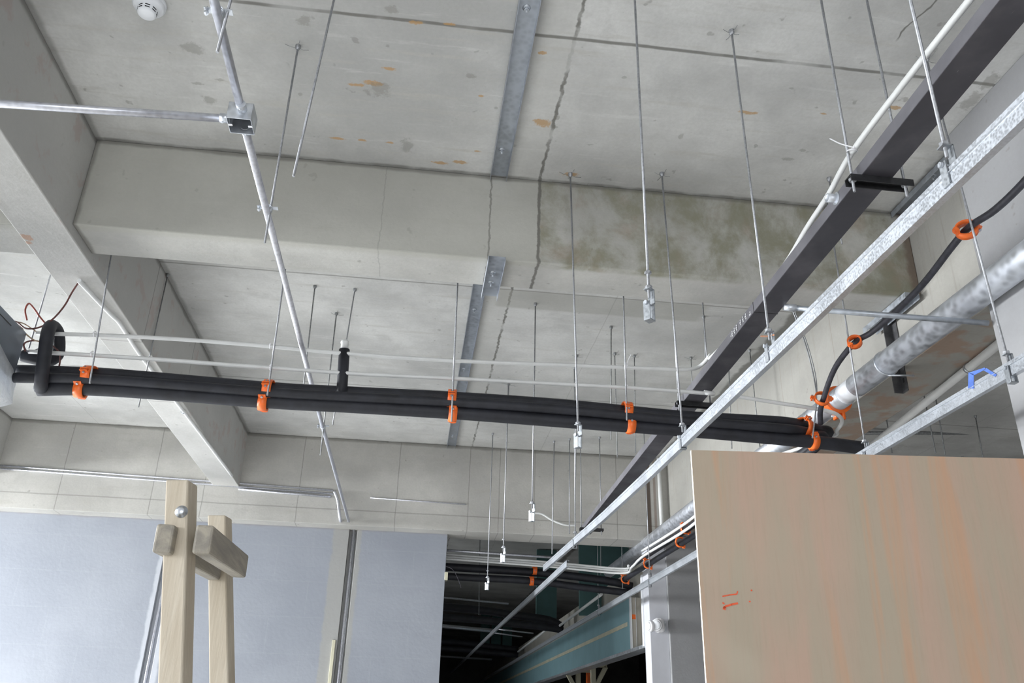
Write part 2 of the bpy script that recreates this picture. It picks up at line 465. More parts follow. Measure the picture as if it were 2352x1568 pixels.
# ------------------------------------------------------------------ the room
ZC, YB0, YB1, ZB = 4.10, 3.44, 3.705, 3.626          # ceiling, cross beam front and back, beam soffit
XL0, XL1, ZL = -1.875, -1.64, 3.578                             # left beam
YK = 7.83; ZK = 3.28                                 # back beam face and soffit
XR = 2.41; ZR = 3.345                                # right beam face and soffit
struct('floor', B().box(-7.2, 7, -6, 26, -.15, 0), M['floor'])
struct('ceiling', B().box(-7.2, 7, -5, 26, ZC, ZC + .2), M['ceiling'])
b = B().box(XL1, XR, YB0, YB1, ZB, ZC); b.box(-7, XL0, YB0, YB1, ZB - .03, ZC)
struct('cross_beam', b, M['crossbeam'], .006)
b = B().box(XL0, XL1, -4.8, YK, ZL, ZC)
struct('side_beam', b, M['leftbeam'], .005)
struct('outer_beam', B().box(-4.1, -3.76, YB1, YK, ZL, ZC), M['leftbeam'], .005)
struct('back_beam', B().box(-7, XR, YK, YK + .35, ZK, ZC), M['backbeam'], .005)
struct('right_beam', B().box(XR, 2.74, 2.82, 8.2, ZR, ZC), M['rightbeam'], .006)
struct('near_column', B().box(2.257, 2.95, 2.05, 2.82, 0, ZC), M['column'], .008)
struct('far_column', B().box(2.36, 3.1, 7.84, 8.5, 0, ZR), M['column'], .008)
struct('trim_1', B().box(2.185, 2.36, 7.86, 8.05, 0, 3.30), M['whitewash'], .004)
# plastered back wall with two chased grooves for the conduits
b = B()
for x0, x1 in ((-7, -2.235), (-2.15, -.615), (-.54, .30)): b.box(x0, x1, 8.0, 8.2, 0, 3.30)
for x0, x1 in ((-2.235, -2.15), (-.615, -.54)): b.box(x0, x1, 8.045, 8.2, 0, 3.30)
struct('wall_back', b, M['plaster'], .003)
b = B()                                              # outer wall with two window openings
b.box(-7.2, -7, -5, 26, 3.25, ZC); b.box(-7.2, -7, -5, 26, 0, .25)
for y0, y1 in ((-5, -.8), (3.1, 4.9), (7.8, 26)): b.box(-7.2, -7, y0, y1, .25, 3.25)
struct('wall_left', b, M['plaster'])
b = B(); b.box(-7.2, -2.3, -5, -4.8, 0, ZC); b.box(2.7, 7, -5, -4.8, 0, ZC); b.box(-2.3, 2.7, -5, -4.8, 3.1, ZC); b.box(-2.3, 2.7, -5, -4.8, 0, .3)
struct('wall_front', b, M['plaster'])
struct('wall_right', B().box(6.8, 7, -5, 26, 0, ZC), M['dark_wall'])
# the dark corridor behind
b = B().box(-4.2, -4.0, 8.2, 10.3, 0, ZC); b.box(-4.2, -4.0, 16.7, 26, 0, ZC); b.box(-4.2, -4.0, 10.3, 16.7, 2.5, ZC); b.box(-4.2, -4.0, 10.3, 16.7, 0, .5)
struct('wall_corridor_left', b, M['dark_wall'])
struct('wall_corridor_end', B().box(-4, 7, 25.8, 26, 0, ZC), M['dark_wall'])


def L(*a, **k): return P(*a, **k)


# ------------------------------------------------------------------ hardware makers
UP = V((0, 0, 1))


def rod(top, bot, label, group, mat='rod', r=.0042, wires=False, nuts=(), name='threaded_rod', lean=True):
    """a drop rod from the slab (top) down to bot; nuts are heights"""
    top, bot = V(top), V(bot)
    o = tag(obj(name, B().tube([top, bot], r, 8), M[mat]), label, 'rod', group)
    obj('anchor', B().lathe(top, (0, 0, -1), ((.011, 0), (.011, .012), (.007, .02), (r, .022)), 12), M[mat], o)
    if wires:
        b = B()
        for a in (.3, 1.7, 3.3, 5.0):
            d = V((math.cos(a), math.sin(a), 0)); ln = random.uniform(.035, .06)
            b.tube([top - UP * .012, top - UP * .014 + d * ln * .5, top - UP * .006 + d * ln], .0011, 5)
        obj('tie_wire', b, M['rod_dull'], o)
    for z in nuts:
        t = (z - top.z) / (bot.z - top.z)
        obj('nut', B().hexnut(top.lerp(bot, t), UP, .0105, .008), M['rod'], o)
    return o


def rod_y(top_px, bot_px, Y, *a, **k):
    p, q = P(*top_px, Y=Y), P(*bot_px, Y=Y); d = p - q
    return rod(q + d * ((ZC - q.z) / d.z), q, *a, **k), q


def rod_a(anchor_px, bot_px, *a, **k):
    p = P(*anchor_px, Z=ZC); q = P(*bot_px, Y=p.y)
    return rod(p, q, *a, wires=True, **k), q


def hanger(p, label, rot=0.0, h=.105, name='channel_hanger'):
    """sheet-steel keel hanger under the nut at p"""
    p = V(p); t = thing(name, p, label, 'hanger', 'keel hangers on the drop rods')
    th = .0016; R = Matrix.Rotation(rot, 3, 'Z'); w = lambda *v: p + R @ V(v); X, Y, Z = R @ V((1, 0, 0)), R @ V((0, 1, 0)), UP
    b = B()
    b.frame_box(w(0, 0, -.002), X, Y, .012, .011, .0016)                       # top flap with the rod through it
    b.frame_box(w(.012, 0, -.024), Y, Z, .011, .024, th)                       # neck
    b.frame_box(w(.0105, 0, -.047), X, Y, .003, .011, th)
    b.frame_box(w(.009, 0, -.047 - (h - .047) / 2), Y, Z, .011, (h - .047) / 2, th)   # long leg
    b.frame_box(w(-.003, 0, -h), X, Y, .0135, .011, th)                        # foot
    b.frame_box(w(-.0148, 0, -h + .029), Y, Z, .011, .029, th)                 # short leg
    obj('strap', b, M['strap'], t)
    obj('bolt', B().tube([w(.018, 0, -.052), w(-.022, 0, -.052)], .0032, 8).hexnut(w(-.020, 0, -.052), X, .007, .006), M['keel'], t)
    obj('nut', B().hexnut(p + V((0, 0, .005)), UP, .011, .009), M['rod'], t)
    return t


def c_channel(name, pts, h, w, label, cat, mat='keel', open_right=True, lip=.008):
    """pressed C channel: web h tall, flanges w wide, along pts"""
    th = .0016; s = 1 if open_right else -1
    prof = [(0, 0), (w, 0), (w, lip), (w - th, lip), (w - th, th), (th, th), (th, h - th), (w - th, h - th), (w - th, h - lip), (w, h - lip), (w, h), (0, h), (0, .78 * h), (-.0032, .755 * h), (-.0032, .715 * h), (0, .69 * h)]
    b = B()
    for p0, p1 in zip(pts, pts[1:]): b.sweep([(x * s, y) for x, y in prof], p0, p1, (1, 0, 0), (0, 0, 1))
    return tag(obj(name, b, M[mat]), label, cat)


def u_track(x0, x1, y0, y1, z, label, flange=.032, bolts=(), tilt=0.0):
    """steel track screwed web-up under a slab, flanges down"""
    th = .0018; t = thing('steel_track', (x0, y0, z), label, 'track', 'galvanised tracks screwed overhead')
    b = B(); prof = [(0, 0), (0, -flange), (th, -flange), (th, -th), (x1 - x0 - th, -th), (x1 - x0 - th, -flange), (x1 - x0, -flange), (x1 - x0, 0)]
    b.sweep(prof, (x0, y0, z - .004), (x1 if False else x0 + tilt, y1, z - .004), (1, 0, 0), (0, 0, 1))
    obj('channel', b, M['track'], t)
    for y in bolts:
        c = V(((x0 + x1) / 2 - .006 + tilt * (y - y0) / (y1 - y0), y, z - .006))
        obj('expansion_bolt', B().lathe(c, (0, 0, -1), ((.016, 0), (.016, .002), (.0, .0021)), 14).hexnut(c - UP * .006, UP, .009, .008).tube([c - UP * .006, c - UP * .022], .004, 8), M['galv'], t)
    return t


def pipe_clamp(c, axis, R, label, ear=(0, 0, 1), w=.026, thick=.006, name='pipe_clamp', squash=1.0):
    """orange plastic clip: ring, bolted ear lugs and a screw"""
    c = V(c); a = V(axis).normalized(); e = V(ear).normalized(); t = thing(name, c, label, 'pipe clamp', 'orange pipe clamps')
    b = B(); b.hollow(c - a * w / 2, c + a * w / 2, R + thick, R, 26, ref=e)
    q = a.cross(e)
    for s in (-1, 1): b.frame_box(c + e * (R + .010) + q * s * .007, e, q, .013, .0035, w * .42)
    if squash != 1.0:
        for v in b.bm.verts: v.co.z = c.z + (v.co.z - c.z) * squash
    obj('ring', b, M['orange'], t)
    b = B(); b.frame_box(c - e * (R + .009), a, q, w * .42, .011, .006); b.frame_box(c - e * (R + .017), a, q, w * .25, .006, .006)
    obj('lug', b, M['orange'], t)
    obj('screw', B().tube([c + e * (R + .013) - q * .017, c + e * (R + .013) + q * .017], .0032, 8).hexnut(c + e * (R + .013) + q * .016, q, .0065, .005), M['rod'], t)
    return t


def conduit_clip(c, label):
    c = V(c); t = thing('conduit_clip', c, label, 'clip', 'steel clips on the conduit run')
    b = B().hollow(c - V((0, .011, 0)), c + V((0, .011, 0)), .0165, .0145, 18)
    for s in (-1, 1): b.frame_box(c + V((s * .026, 0, .006)), (1, 0, 0), (0, 1, 0), .011, .010, .0013)
    obj('band', b, M['galv'], t)
    obj('bolt', B().tube([c + V((-.030, 0, .016)), c + V((-.030, 0, -.012))], .003, 8).hexnut(c + V((-.030, 0, -.004)), UP, .007, .006), M['galv'], t)
    return t


def tie(c, axis, R, label, tail=None):
    c = V(c); b = B().hollow(c - V(axis) * .0022, c + V(axis) * .0022, R + .0014, R, 16)
    b.frame_box(c + V((0, -R - .003, 0)), (1, 0, 0), (0, 0, 1), .004, .0035, .003)
    if tail is not None: b.tube(smooth_path([c + V((0, -R - .002, 0)), c.lerp(V(tail), .5) + V((0, 0, .004)), V(tail)], 4), .0022, 6)
    return tag(obj('cable_tie', b, M['pvc_bright']), label, 'cable tie', 'white cable ties')


# ------------------------------------------------------------------ steel tracks under the slab
u_track(.237, .318, 1.3, 3.425, ZC, 'long galvanised track along the near ceiling, stopping at the front face of the cross beam', bolts=(1.45, 2.35, 3.22))
u_track(.243, .325, 3.405, 3.80, ZB, 'short galvanised track under the cross beam soffit, between the two long tracks', bolts=(3.56, 3.66))
u_track(.237, .318, 3.715, 7.82, ZC, 'long galvanised track along the far ceiling, beyond the cross beam and behind the black pipes', bolts=(4.9, 5.9, 6.6, 7.5))
u_track(2.325, 2.40, 2.86, 3.43, ZC, 'galvanised track in the ceiling corner beside the grey column, half hidden by the near keel', bolts=(3.1,))
u_track(2.31, 2.385, 3.42, 3.84, ZB, 'short pale galvanised track under the right end of the cross beam, behind the black sleeve', bolts=(3.6,))

# ------------------------------------------------------------------ smoke detector
c = P(344, 6, Z=ZC)
t = thing('smoke_detector', c, 'round white smoke detector on the ceiling at the upper left', 'smoke detector')
obj('base', B().lathe(c, (0, 0, -1), ((.062, 0), (.062, .010), (.058, .013), (0, .0132)), 40), M['white'], t)
obj('body', B().lathe(c - UP * .012, (0, 0, -1), ((.058, 0), (.060, .006), (.052, .018), (.036, .026), (.034, .046), (.028, .052), (0, .0535)), 40), M['white'], t)
for k in range(8):
    for z, r in ((.040, .0362), (.050, .0352)):
        a0 = 2 * math.pi * k / 8 + .25
        obj('slot', B().hollow(c - UP * (z - .0), c - UP * (z + .004), r, r - .003, 8, a0, a0 + .5, ref=(1, 0, 0)), M['hole'], t)

# ------------------------------------------------------------------ ceiling-hung conduit run with the junction box
CX = -.625
J = P(556, 272, X=CX); CZ = J.z
zc = lambda px, py: P(px, py, X=CX)
b = B().tube([V((CX, 1.0, 3.325)), V((CX, J.y - .035, CZ + .012))], .0128, 14)
r0 = tag(obj('steel_conduit', b, M['conduit']), 'zinc conduit reaching from the top edge of the view to the junction box', 'conduit', 'zinc conduits')
e = zc(768, 1142)
r1 = tag(obj('steel_conduit', B().tube([V((CX, J.y + .035, CZ + .004)), V((CX, 5.09, 3.30)), V((CX + .01, 7.80, 3.31))], .0128, 14), M['conduit']), 'long zinc conduit sloping from the junction box under the cross beam to the plastered wall', 'conduit', 'zinc conduits')
lq = P(0, 238, Y=J.y + .002); lq2 = P(515, 272, Y=J.y + .002); d = lq2 - lq
r2 = tag(obj('steel_conduit', B().tube([lq - d * .8, lq2], .0125, 14), M['conduit']), 'zinc conduit coming from the left edge of the view into the junction box', 'conduit', 'zinc conduits')
t = thing('junction_box', J, 'open square zinc junction box where three conduits meet', 'junction box')
bx, hw, hz = V((CX, J.y, CZ)), .037, .031
b = B(); th = .0018
b.box(bx.x - hw, bx.x + hw, bx.y - hw, bx.y + hw, bx.z + hz - th, bx.z + hz)
for s in (-1, 1):
    b.box(bx.x + s * hw - (th if s > 0 else 0), bx.x + s * hw + (th if s < 0 else 0), bx.y - hw, bx.y + hw, bx.z - hz, bx.z + hz)
    b.box(bx.x - hw, bx.x + hw, bx.y + s * hw - (th if s > 0 else 0), bx.y + s * hw + (th if s < 0 else 0), bx.z - hz, bx.z + hz)
obj('housing', b, M['galv'], t, .004)
obj('base_plate', B().box(bx.x - hw + .002, bx.x + hw - .002, bx.y - hw + .002, bx.y + hw - .002, bx.z + hz - .006, bx.z + hz - .003), M['dark_angle'], t)
obj('knockout_hole', B().lathe(bx + V((.019, .012, hz - .009)), UP, ((.0, 0), (.011, 0), (.011, .004), (0, .004)), 24), M['hole'], t)
obj('knockout_ring', B().hollow(bx + V((-.010, .014, hz - .0075)), bx + V((-.010, .014, hz - .0055)), .0135, .0122, 24), M['dark_angle'], t)
for s in (-1, 1):
    obj('screw_tab', B().frame_box(bx + V((s * (hw - .007), -.002, -hz + .001)), (1, 0, 0), (0, 1, 0), .0068, .0042, .001), M['pvc_bright'], t, .001)
for p, ax in ((bx + V((.006, -hw, .004)), (0, -1, 0)), (bx + V((.004, hw, 0)), (0, 1, 0)), (bx + V((-hw, .002, -.004)), (-1, 0, 0))):
    a = V(ax); o = obj('connector', B().tube([p - a * .003, p + a * .028], .0148, 16), M['galv'], t)
    obj('set_screw', B().tube([p + a * .02 - UP * .013, p + a * .02 - UP * .0185], .0028, 8), M['galv'], o)
conduit_clip((CX, 1.755, 3.3195), 'conduit clip near the top edge of the view, above the junction box')
conduit_clip((CX, 2.683, 3.3115), 'conduit clip in front of the cross beam, below the junction box')
conduit_clip((CX, 5.112, 3.302), 'conduit clip in the far bay, just under the black pipes')
rod_y((524, 23), (499, 120), 1.755, 'short rod end dangling beside the conduit at the top edge of the view', 'conduit drop rods')
rod_a((685, 105), (608, 558), 'drop rod left of the bare rod, clipped to the zinc conduit before the beam', 'conduit drop rods')
q = P(674, 405, Z=3.15)
rod_y((767, 0), (674, 405), q.y, 'bare drop rod left of the long ceiling track, hanging free with nothing on its end', 'free drop rods')
p = P(773, 718, Z=ZC)
rod(p, P(736, 1045, Y=p.y), 'drop rod in the far bay carrying the conduit clip below the black pipes', 'conduit drop rods', wires=True, mat='rod_dull')

# ------------------------------------------------------------------ keel channels with rods and hangers
KX, KZ = 1.09, 2.705
k1 = c_channel('keel_channel', [V((KX - .012, .25, 2.66)), V((KX - .012, 2.3, 2.687)), V((KX - .012, 3.7, 2.706)), V((KX - .012, 4.8, 2.735)), V((KX - .012, 7.1, 2.825))], .050, .019, 'bright galvanised keel running from the upper right edge down past the trunking', 'keel', open_right=True)
k2 = c_channel('keel_channel', [V((1.16, 6.45, 2.755)), V((1.16, 11.2, 2.82)), V((1.16, 23.3, 2.93))], .050, .019, 'far keel lapped beside the end of the bright keel, running into the dark corridor', 'keel')
k3 = c_channel('keel_channel', [V((1.925, .9, 2.715)), V((1.925, 24.0, 2.745))], .050, .019, 'galvanised keel with blue tape on it, right of the bright keel and above the plywood', 'keel')


def keel_rod(X, Y, zn, lab, hl, top=None, wires=False, mat='rod', axis=0, rot=0.0):
    top = V((X, Y, ZC)) if top is None else V(top)
    rod(top, (X, Y, zn - .03), lab, 'keel drop rods', nuts=(zn + .055,) if axis else (), wires=wires, mat=mat)
    hanger((X, Y, zn), hl, rot)


KR = 'keel drop rods'
a = P(1680, 70, Z=ZC)
keel_rod(KX, a.y, 2.80, 'drop rod with a wired anchor, hung on the bright keel left of the grey trunking', 'hanger gripping the bright keel beside a copper tie', top=(a.x, a.y, ZC), wires=True)
a = P(1520, 397, Z=ZC)
keel_rod(KX, a.y, 2.80, 'drop rod anchored at the beam edge, third along the bright keel', 'hanger on the bright keel just in front of the black pipes', top=(a.x, a.y, ZC), wires=True)
keel_rod(KX, 1.376, 2.79, 'near drop rod crossing in front of the grey trunking to the bright keel', 'nearest hanger on the bright keel, with a bent lower flap')
keel_rod(KX, 5.72, 2.855, 'far drop rod meeting the bright keel in front of the back beam', 'far hanger on the bright keel under the back beam')
a = P(2127, 133, Z=ZC)
keel_rod(1.935, a.y, 2.80, 'drop rod rising behind the trunking from the taped keel, through an open orange ring', 'hanger on the taped keel in front of the grey column', top=(a.x, a.y, ZC), wires=True)
keel_rod(1.935, 3.346, 2.80, 'drop rod above the plywood, passing an orange ring down to the taped keel', 'hanger on the taped keel where it drops behind the plywood')
keel_rod(1.935, 6.9, 2.81, 'far drop rod on the taped keel, beside the whitewashed strip', 'hanger on the taped keel beside the whitewashed strip')
keel_rod(1.935, 8.9, 2.815, 'drop rod on the taped keel in front of the green boards of the corridor', 'hanger on the taped keel beyond the back beam')
# spare hangers on rods with no keel yet, in one row
for (Xs, Ys, lab, hl, nt) in ((.632, 2.136, 'long drop rod right of the ceiling track, ending before the cross beam soffit', 'loose spare hanger dangling before the cross beam soffit', 1),
                              (.655, 3.358, 'drop rod anchored at a rusty patch beside the beam, ending below the black pipes', 'loose spare hanger just below the black pipes', 0),
                              (.655, 4.753, 'thin drop rod in the far bay, midway along the row of spare hangers', 'loose spare hanger in front of the back beam, third of its row', 0),
                              (.632, 6.063, 'drop rod before the back beam, carrying the spare hanger that overlaps white conduits', 'loose spare hanger overlapping the white conduits of the corridor', 1),
                              (.640, 7.382, 'farthest drop rod of the spare row, ending low before the dark corridor', 'lowest loose spare hanger, against the dark corridor', 1)):
    if nt == 0 and Ys < 4:
        a = P(1310, 398, Z=ZC); keel_rod(Xs, a.y, 2.80, lab, hl, top=(a.x, a.y, ZC), wires=True, rot=.7)
    else:
        keel_rod(Xs, Ys, 2.80, lab, hl, axis=nt, rot=.7)
tag(obj('copper_strip', B().tube(smooth_path([P(1748, 772, X=1.12), P(1765, 772, X=1.11), P(1777, 769, X=1.10)], 4), .003, 6), M['copper']), 'short copper tie beside the hanger on the bright keel', 'strip')
# blue tape folded over the taped keel
b = B(); x = 1.9235
pts = [(P(2224, 892, X=x), P(2237, 892, X=x), P(2237, 858, X=x), P(2225, 856, X=x)), (P(2225, 856, X=x), P(2237, 862, X=x), P(2264, 848, X=x), P(2262, 844, X=x)), (P(2259, 850, X=x), P(2266, 845, X=x), P(2290, 860, X=x), P(2286, 865, X=x))]
for q4 in pts: b.prism([v + V((0, 0, 0)) for v in q4], (-.0012, 0, 0))
tag(obj('blue_tape', b, M['blue']), 'torn strip of blue tape stuck on the keel near the grey column', 'tape')

# ------------------------------------------------------------------ grey trunking and its cross bars
TX0, TX1, TZ0, TZ1 = 1.345, 1.449, 3.25, 3.298
t = thing('cable_trunking', (TX0, 4, TZ0), 'dark grey steel trunking running diagonally from the upper right corner to the back beam', 'trunking')
TX = lambda y: 1.343 + .0257 * (y - 2.33)
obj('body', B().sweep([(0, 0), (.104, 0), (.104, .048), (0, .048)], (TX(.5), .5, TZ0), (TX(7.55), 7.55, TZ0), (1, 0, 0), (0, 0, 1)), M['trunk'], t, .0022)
obj('joint', B().box(TX(3.06) - .0012, TX(3.06) + .1052, 3.06, 3.0625, TZ0 - .0012, TZ1), M['black_iron'], t)
for k, (px, py, m) in enumerate(((1713, 726, 3), (1707, 733, 3), (1701, 740, 3), (1692, 752, 3), (1687, 759, 3), (1682, 766, 3), (1679, 772, 1), (1723, 719, 2))):
    b = B(); cc = P(px, py, X=TX(3.1))
    for j in range(m):
        q = cc + V((-.0006, (j - (m - 1) / 2) * .0, ((m - 1) / 2 - j) * .010)); b.frame_box(q, (0, 1, 0), (0, 0, 1), .0045 if j else .003, .0032, .0006)
        if j == 1: b.frame_box(q + V((0, .008, 0)), (0, 1, 0), (0, 0, 1), .0018, .003, .0006)
    obj('stamped_mark', b, M['pale_mark'], t)
c = P(1921, 456, X=TX(2.25))
o = obj('conduit_nipple', B().hollow(c + V((.012, 0, 0)), c + V((-.034, 0, 0)), .0155, .013, 20), M['galv'], t)
obj('nipple_flange', B().hollow(c + V((.0, 0, 0)), c + V((-.003, 0, 0)), .022, .013, 20), M['galv'], o)


def crossbar(Y, label, l0, l1):
    x0 = TX(Y)
    t = thing('support_bar', (1.5, Y, TZ0 - .02), label, 'support bar', 'black bars under the trunking')
    z = TZ0 - .0005
    prof = [(-.02, 0), (.02, 0), (.02, -.024), (.0165, -.024), (.0165, -.004), (-.0165, -.004), (-.0165, -.024), (-.02, -.024)]
    obj('channel', B().sweep([(y, zz) for y, zz in prof], (x0 - .040, Y, z), (x0 + .172, Y, z), (0, 1, 0), (0, 0, 1)), M['black_iron'], t)
    for x in (x0 - .025, x0 + .153): obj('nut', B().hexnut((x, Y, z - .010), UP, .012, .010), M['rod'], t)
    for x, lab in ((x0 - .025, l0), (x0 + .153, l1)):
        rod((x, Y, ZC), (x, Y, z - .055), lab, 'trunking drop rods', r=.0045)


crossbar(2.098, 'black slotted bar under the trunking near the upper right, bolted to two rods', 'drop rod with a white cable tie, at the near support bar of the trunking', 'drop rod partly hidden by the trunking, on the inner side of the near support bar')
crossbar(4.15, 'black slotted bar under the trunking just above the black pipes', 'drop rod left of the trunking at the support bar above the black pipes', 'short visible drop rod right of the trunking at the support bar above the black pipes')
crossbar(7.3, 'black slotted bar under the far end of the trunking at the back beam', 'drop rod left of the far end of the trunking', 'drop rod right of the far end of the trunking')

# ------------------------------------------------------------------ white PVC conduits
YP = 3.95
pu = [P(2275, -60, X=1.325), P(2080, 186, X=1.325), P(1957, 350, X=1.325), P(1903, 447, X=1.352), P(1853, 524, X=1.362), V((1.380, 2.75, 3.316)), V((1.395, 3.1, 3.314)), V((1.405, 3.5, 3.315)), V((1.40, 3.72, 3.325)), P(1632, 815, Y=YP - .10), P(1610, 839, Y=YP - .014), P(1580, 848, Y=YP - .012)]
pu2 = [P(1500, 846, Y=YP - .012), P(1300, 838, Y=YP - .012), P(1040, 828, Y=YP - .012), P(800, 812, Y=YP - .012), P(560, 790, Y=YP - .012), P(330, 774, Y=YP - .012), P(84, 765, Y=YP - .012)]
PV = 'white PVC conduits'
tag(obj('pvc_conduit', B().tube(smooth_path(pu + pu2, 6), .0102, 12), M['pvc']), 'upper white conduit above the black pipes, bending up along the grey trunking', 'conduit', PV)
pl = [P(1641, 904, Y=YP - .012), P(1440, 890, Y=YP - .012), P(1200, 877, Y=YP - .012), P(1040, 869, Y=YP - .012), P(800, 857, Y=YP - .012), P(560, 840, Y=YP - .012), P(330, 823, Y=YP - .012), P(66, 807, Y=YP - .012)]
o = tag(obj('pvc_conduit', B().tube(smooth_path(pl, 5), .0102, 12), M['pvc']), 'lower white conduit along the black pipes, ending open under the trunking', 'conduit', PV)
obj('open_end', B().lathe(pl[0] + V((.0004, 0, 0)), (1, 0, 0), ((.0, 0), (.007, 0), (.007, .0006), (0, .0006)), 14), M['hole'], o)
obj('coupling', B().tube([pl[0] + V((-.055, .0, .003)), pl[0] + V((-.003, 0, 0))], .0125, 14), M['pvc'], o)
lp = [P(1680, 908, Y=3.93), P(1780, 924, Y=3.93), P(1870, 938, Y=3.93), P(1915, 948, Y=3.93), P(1934, 965, Y=3.98), P(1922, 988, Y=4.10), P(1893, 1010, Y=4.35), V((1.985, 5.2, 3.16)), P(1600, 1182, X=1.98), P(1475, 1265, X=1.98)]
tag(obj('pvc_conduit', B().tube(smooth_path(lp, 7), .0105, 12), M['pvc']), 'white conduit looping back on itself at the orange ring above the plywood', 'conduit', PV)
lp = [V((1.955, 4.75, 3.10)), V((1.955, 5.4, 3.115)), P(1600, 1198, X=1.955), P(1480, 1275, X=1.945), P(1452, 1301, X=1.96), P(1425, 1316, Y=8.25), P(1260, 1301, Y=8.35), P(1000, 1281, Y=8.45)]
tag(obj('pvc_conduit', B().tube(smooth_path(lp, 6), .0105, 12), M['pvc']), 'white conduit in the corridor, nearest of the bundle bending along the taped keel', 'conduit', PV)
for dz, lab in ((.022, 'middle white conduit of the corridor bundle below the back beam'), (.044, 'top white conduit of the corridor bundle below the back beam')):
    lp = [P(1445, 1308, X=2.05) + V((0, .03, dz)), P(1425, 1316, Y=8.3) + V((0, 0, dz)), P(1260, 1301, Y=8.4) + V((0, 0, dz)), P(1000, 1281, Y=8.5) + V((0, 0, dz))]
    tag(obj('pvc_conduit', B().tube(smooth_path(lp, 6), .0105, 12), M['pvc']), lab, 'conduit', PV)
tag(obj('steel_conduit', B().tube([P(930, 1257, Y=8.35), P(1275, 1280, Y=8.35)], .0125, 12), M['conduit']), 'zinc conduit crossing the dark corridor above the white bundle', 'conduit', 'zinc conduits')

# ------------------------------------------------------------------ insulated pipes with orange clamps
FG = 'black insulated pipes'
q = lambda px, py, dy=0.0: P(px, py, Y=YP + dy)
pA = [q(36, 850, .036), q(250, 858, .036), q(620, 889, .036), q(800, 899, .036), q(1040, 911, .036), q(1300, 929, .036), q(1550, 953, .04), q(1700, 962, .045), q(1800, 968, .05), q(1850, 977, .075), q(1878, 986, .14), P(1892, 1006, Y=YP + .32), V((2.06, 5.0, 3.03)), V((2.09, 6.2, 3.065)), V((2.09, 7.3, 3.08)), V((2.085, 8.05, 3.085))]
tag(obj('insulated_pipe', B().tube(smooth_path(pA, 7), .0265, 16), M['foam']), 'topmost black insulated pipe of the bundle, curling away above the plywood', 'pipe', FG)
pB = [q(33, 867, -.037), q(250, 873, -.037), q(620, 901, -.037), q(800, 911, -.037), q(1040, 923, -.039), q(1300, 941, -.039), q(1550, 964, -.039), q(1700, 976, -.039), q(1800, 984, -.035), q(1840, 989, .0), q(1866, 997, .075), P(1884, 1018, Y=YP + .25), V((2.04, 4.9, 2.955)), V((2.08, 6.2, 2.98)), V((2.09, 7.3, 2.995)), V((2.085, 8.4, 3.0))]
tag(obj('insulated_pipe', B().tube(smooth_path(pB, 7), .0245, 16), M['foam']), 'middle black insulated pipe, lying between the other two of the bundle', 'pipe', FG)
pC = [q(88, 893), q(250, 894), q(620, 922), q(800, 932), q(1040, 947), q(1300, 967), q(1600, 990), q(1800, 1008), q(1900, 1018), q(1990, 1030)]
o = tag(obj('insulated_pipe', B().tube(smooth_path(pC, 6), .034, 16), M['foam']), 'thickest black pipe, lowest of the bundle, with an upright air vent and a hooked end', 'pipe', FG)
sb, sp = P(783, 930, Y=YP), P(791, 803, Y=YP)
obj('vent_riser', B().tube([sb, sp], .027, 16), M['foam'], o)
obj('vent_cap', B().lathe(sp, sp - sb, ((.0, -.004), (.019, -.004), (.019, .034), (.021, .036), (.021, .044), (.015, .052), (0, .053)), 20), M['pvc'], o)
pD = [q(93, 892, -.03), q(95, 878, -.075), q(97, 855, -.098), q(103, 810, -.10), q(109, 768, -.095), q(117, 748, -.05), q(131, 760, .02), q(135, 790, .06), q(131, 815, .07), q(112, 828, .07), q(85, 824, .07), q(52, 816, .07)]
obj('hooked_end', B().tube(smooth_path(pD, 6), .030, 16), M['foam'], o)
for px, y1, y2, dx, who in ((207, 864, 892, -22, 'nearest the hooked end'), (617, 895, 922, -12, 'left of the upright air vent'), (1037, 917, 948, 3, 'in line with the ceiling track'), (1438, 945, 974, 10, 'left of the trunking')):
    pipe_clamp(q(px, y1 + 2, .0) , (1, .0, -.02), .0655, 'upper orange clamp on the black pipes, ' + who, ear=(-.05, -1, .12), w=.042, squash=.74)
    pipe_clamp(q(px + dx, y2 + 2, 0), (1, 0, -.02), .0345, 'lower orange clamp on the black pipes, ' + who, ear=(-.05, -.9, .5), w=.042)
pipe_clamp(q(1842, 983, .035), (1, .45, -.1), .060, 'upper orange clamp where the black pipes turn away above the plywood', ear=(.2, -.75, .6), w=.034, squash=.85)
pipe_clamp(q(1868, 1014), (1, .1, -.05), .0345, 'lower orange clamp on the straight black pipe above the plywood', ear=(-.1, -.8, .5), w=.036)
for tp, bt, lab in (((255, 590), (206, 880), 'drop rod at the left end of the black pipes, beside the hooked pipe'), ((650, 655), (614, 908), 'drop rod on the black pipes left of the upright air vent'), ((1051, 650), (1037, 968), 'drop rod on the black pipes in line with the ceiling track'), ((1432, 683), (1440, 965), 'drop rod on the black pipes left of the trunking')):
    rod_y(tp, bt, YP - .078, lab, 'pipe drop rods', r=.0044)
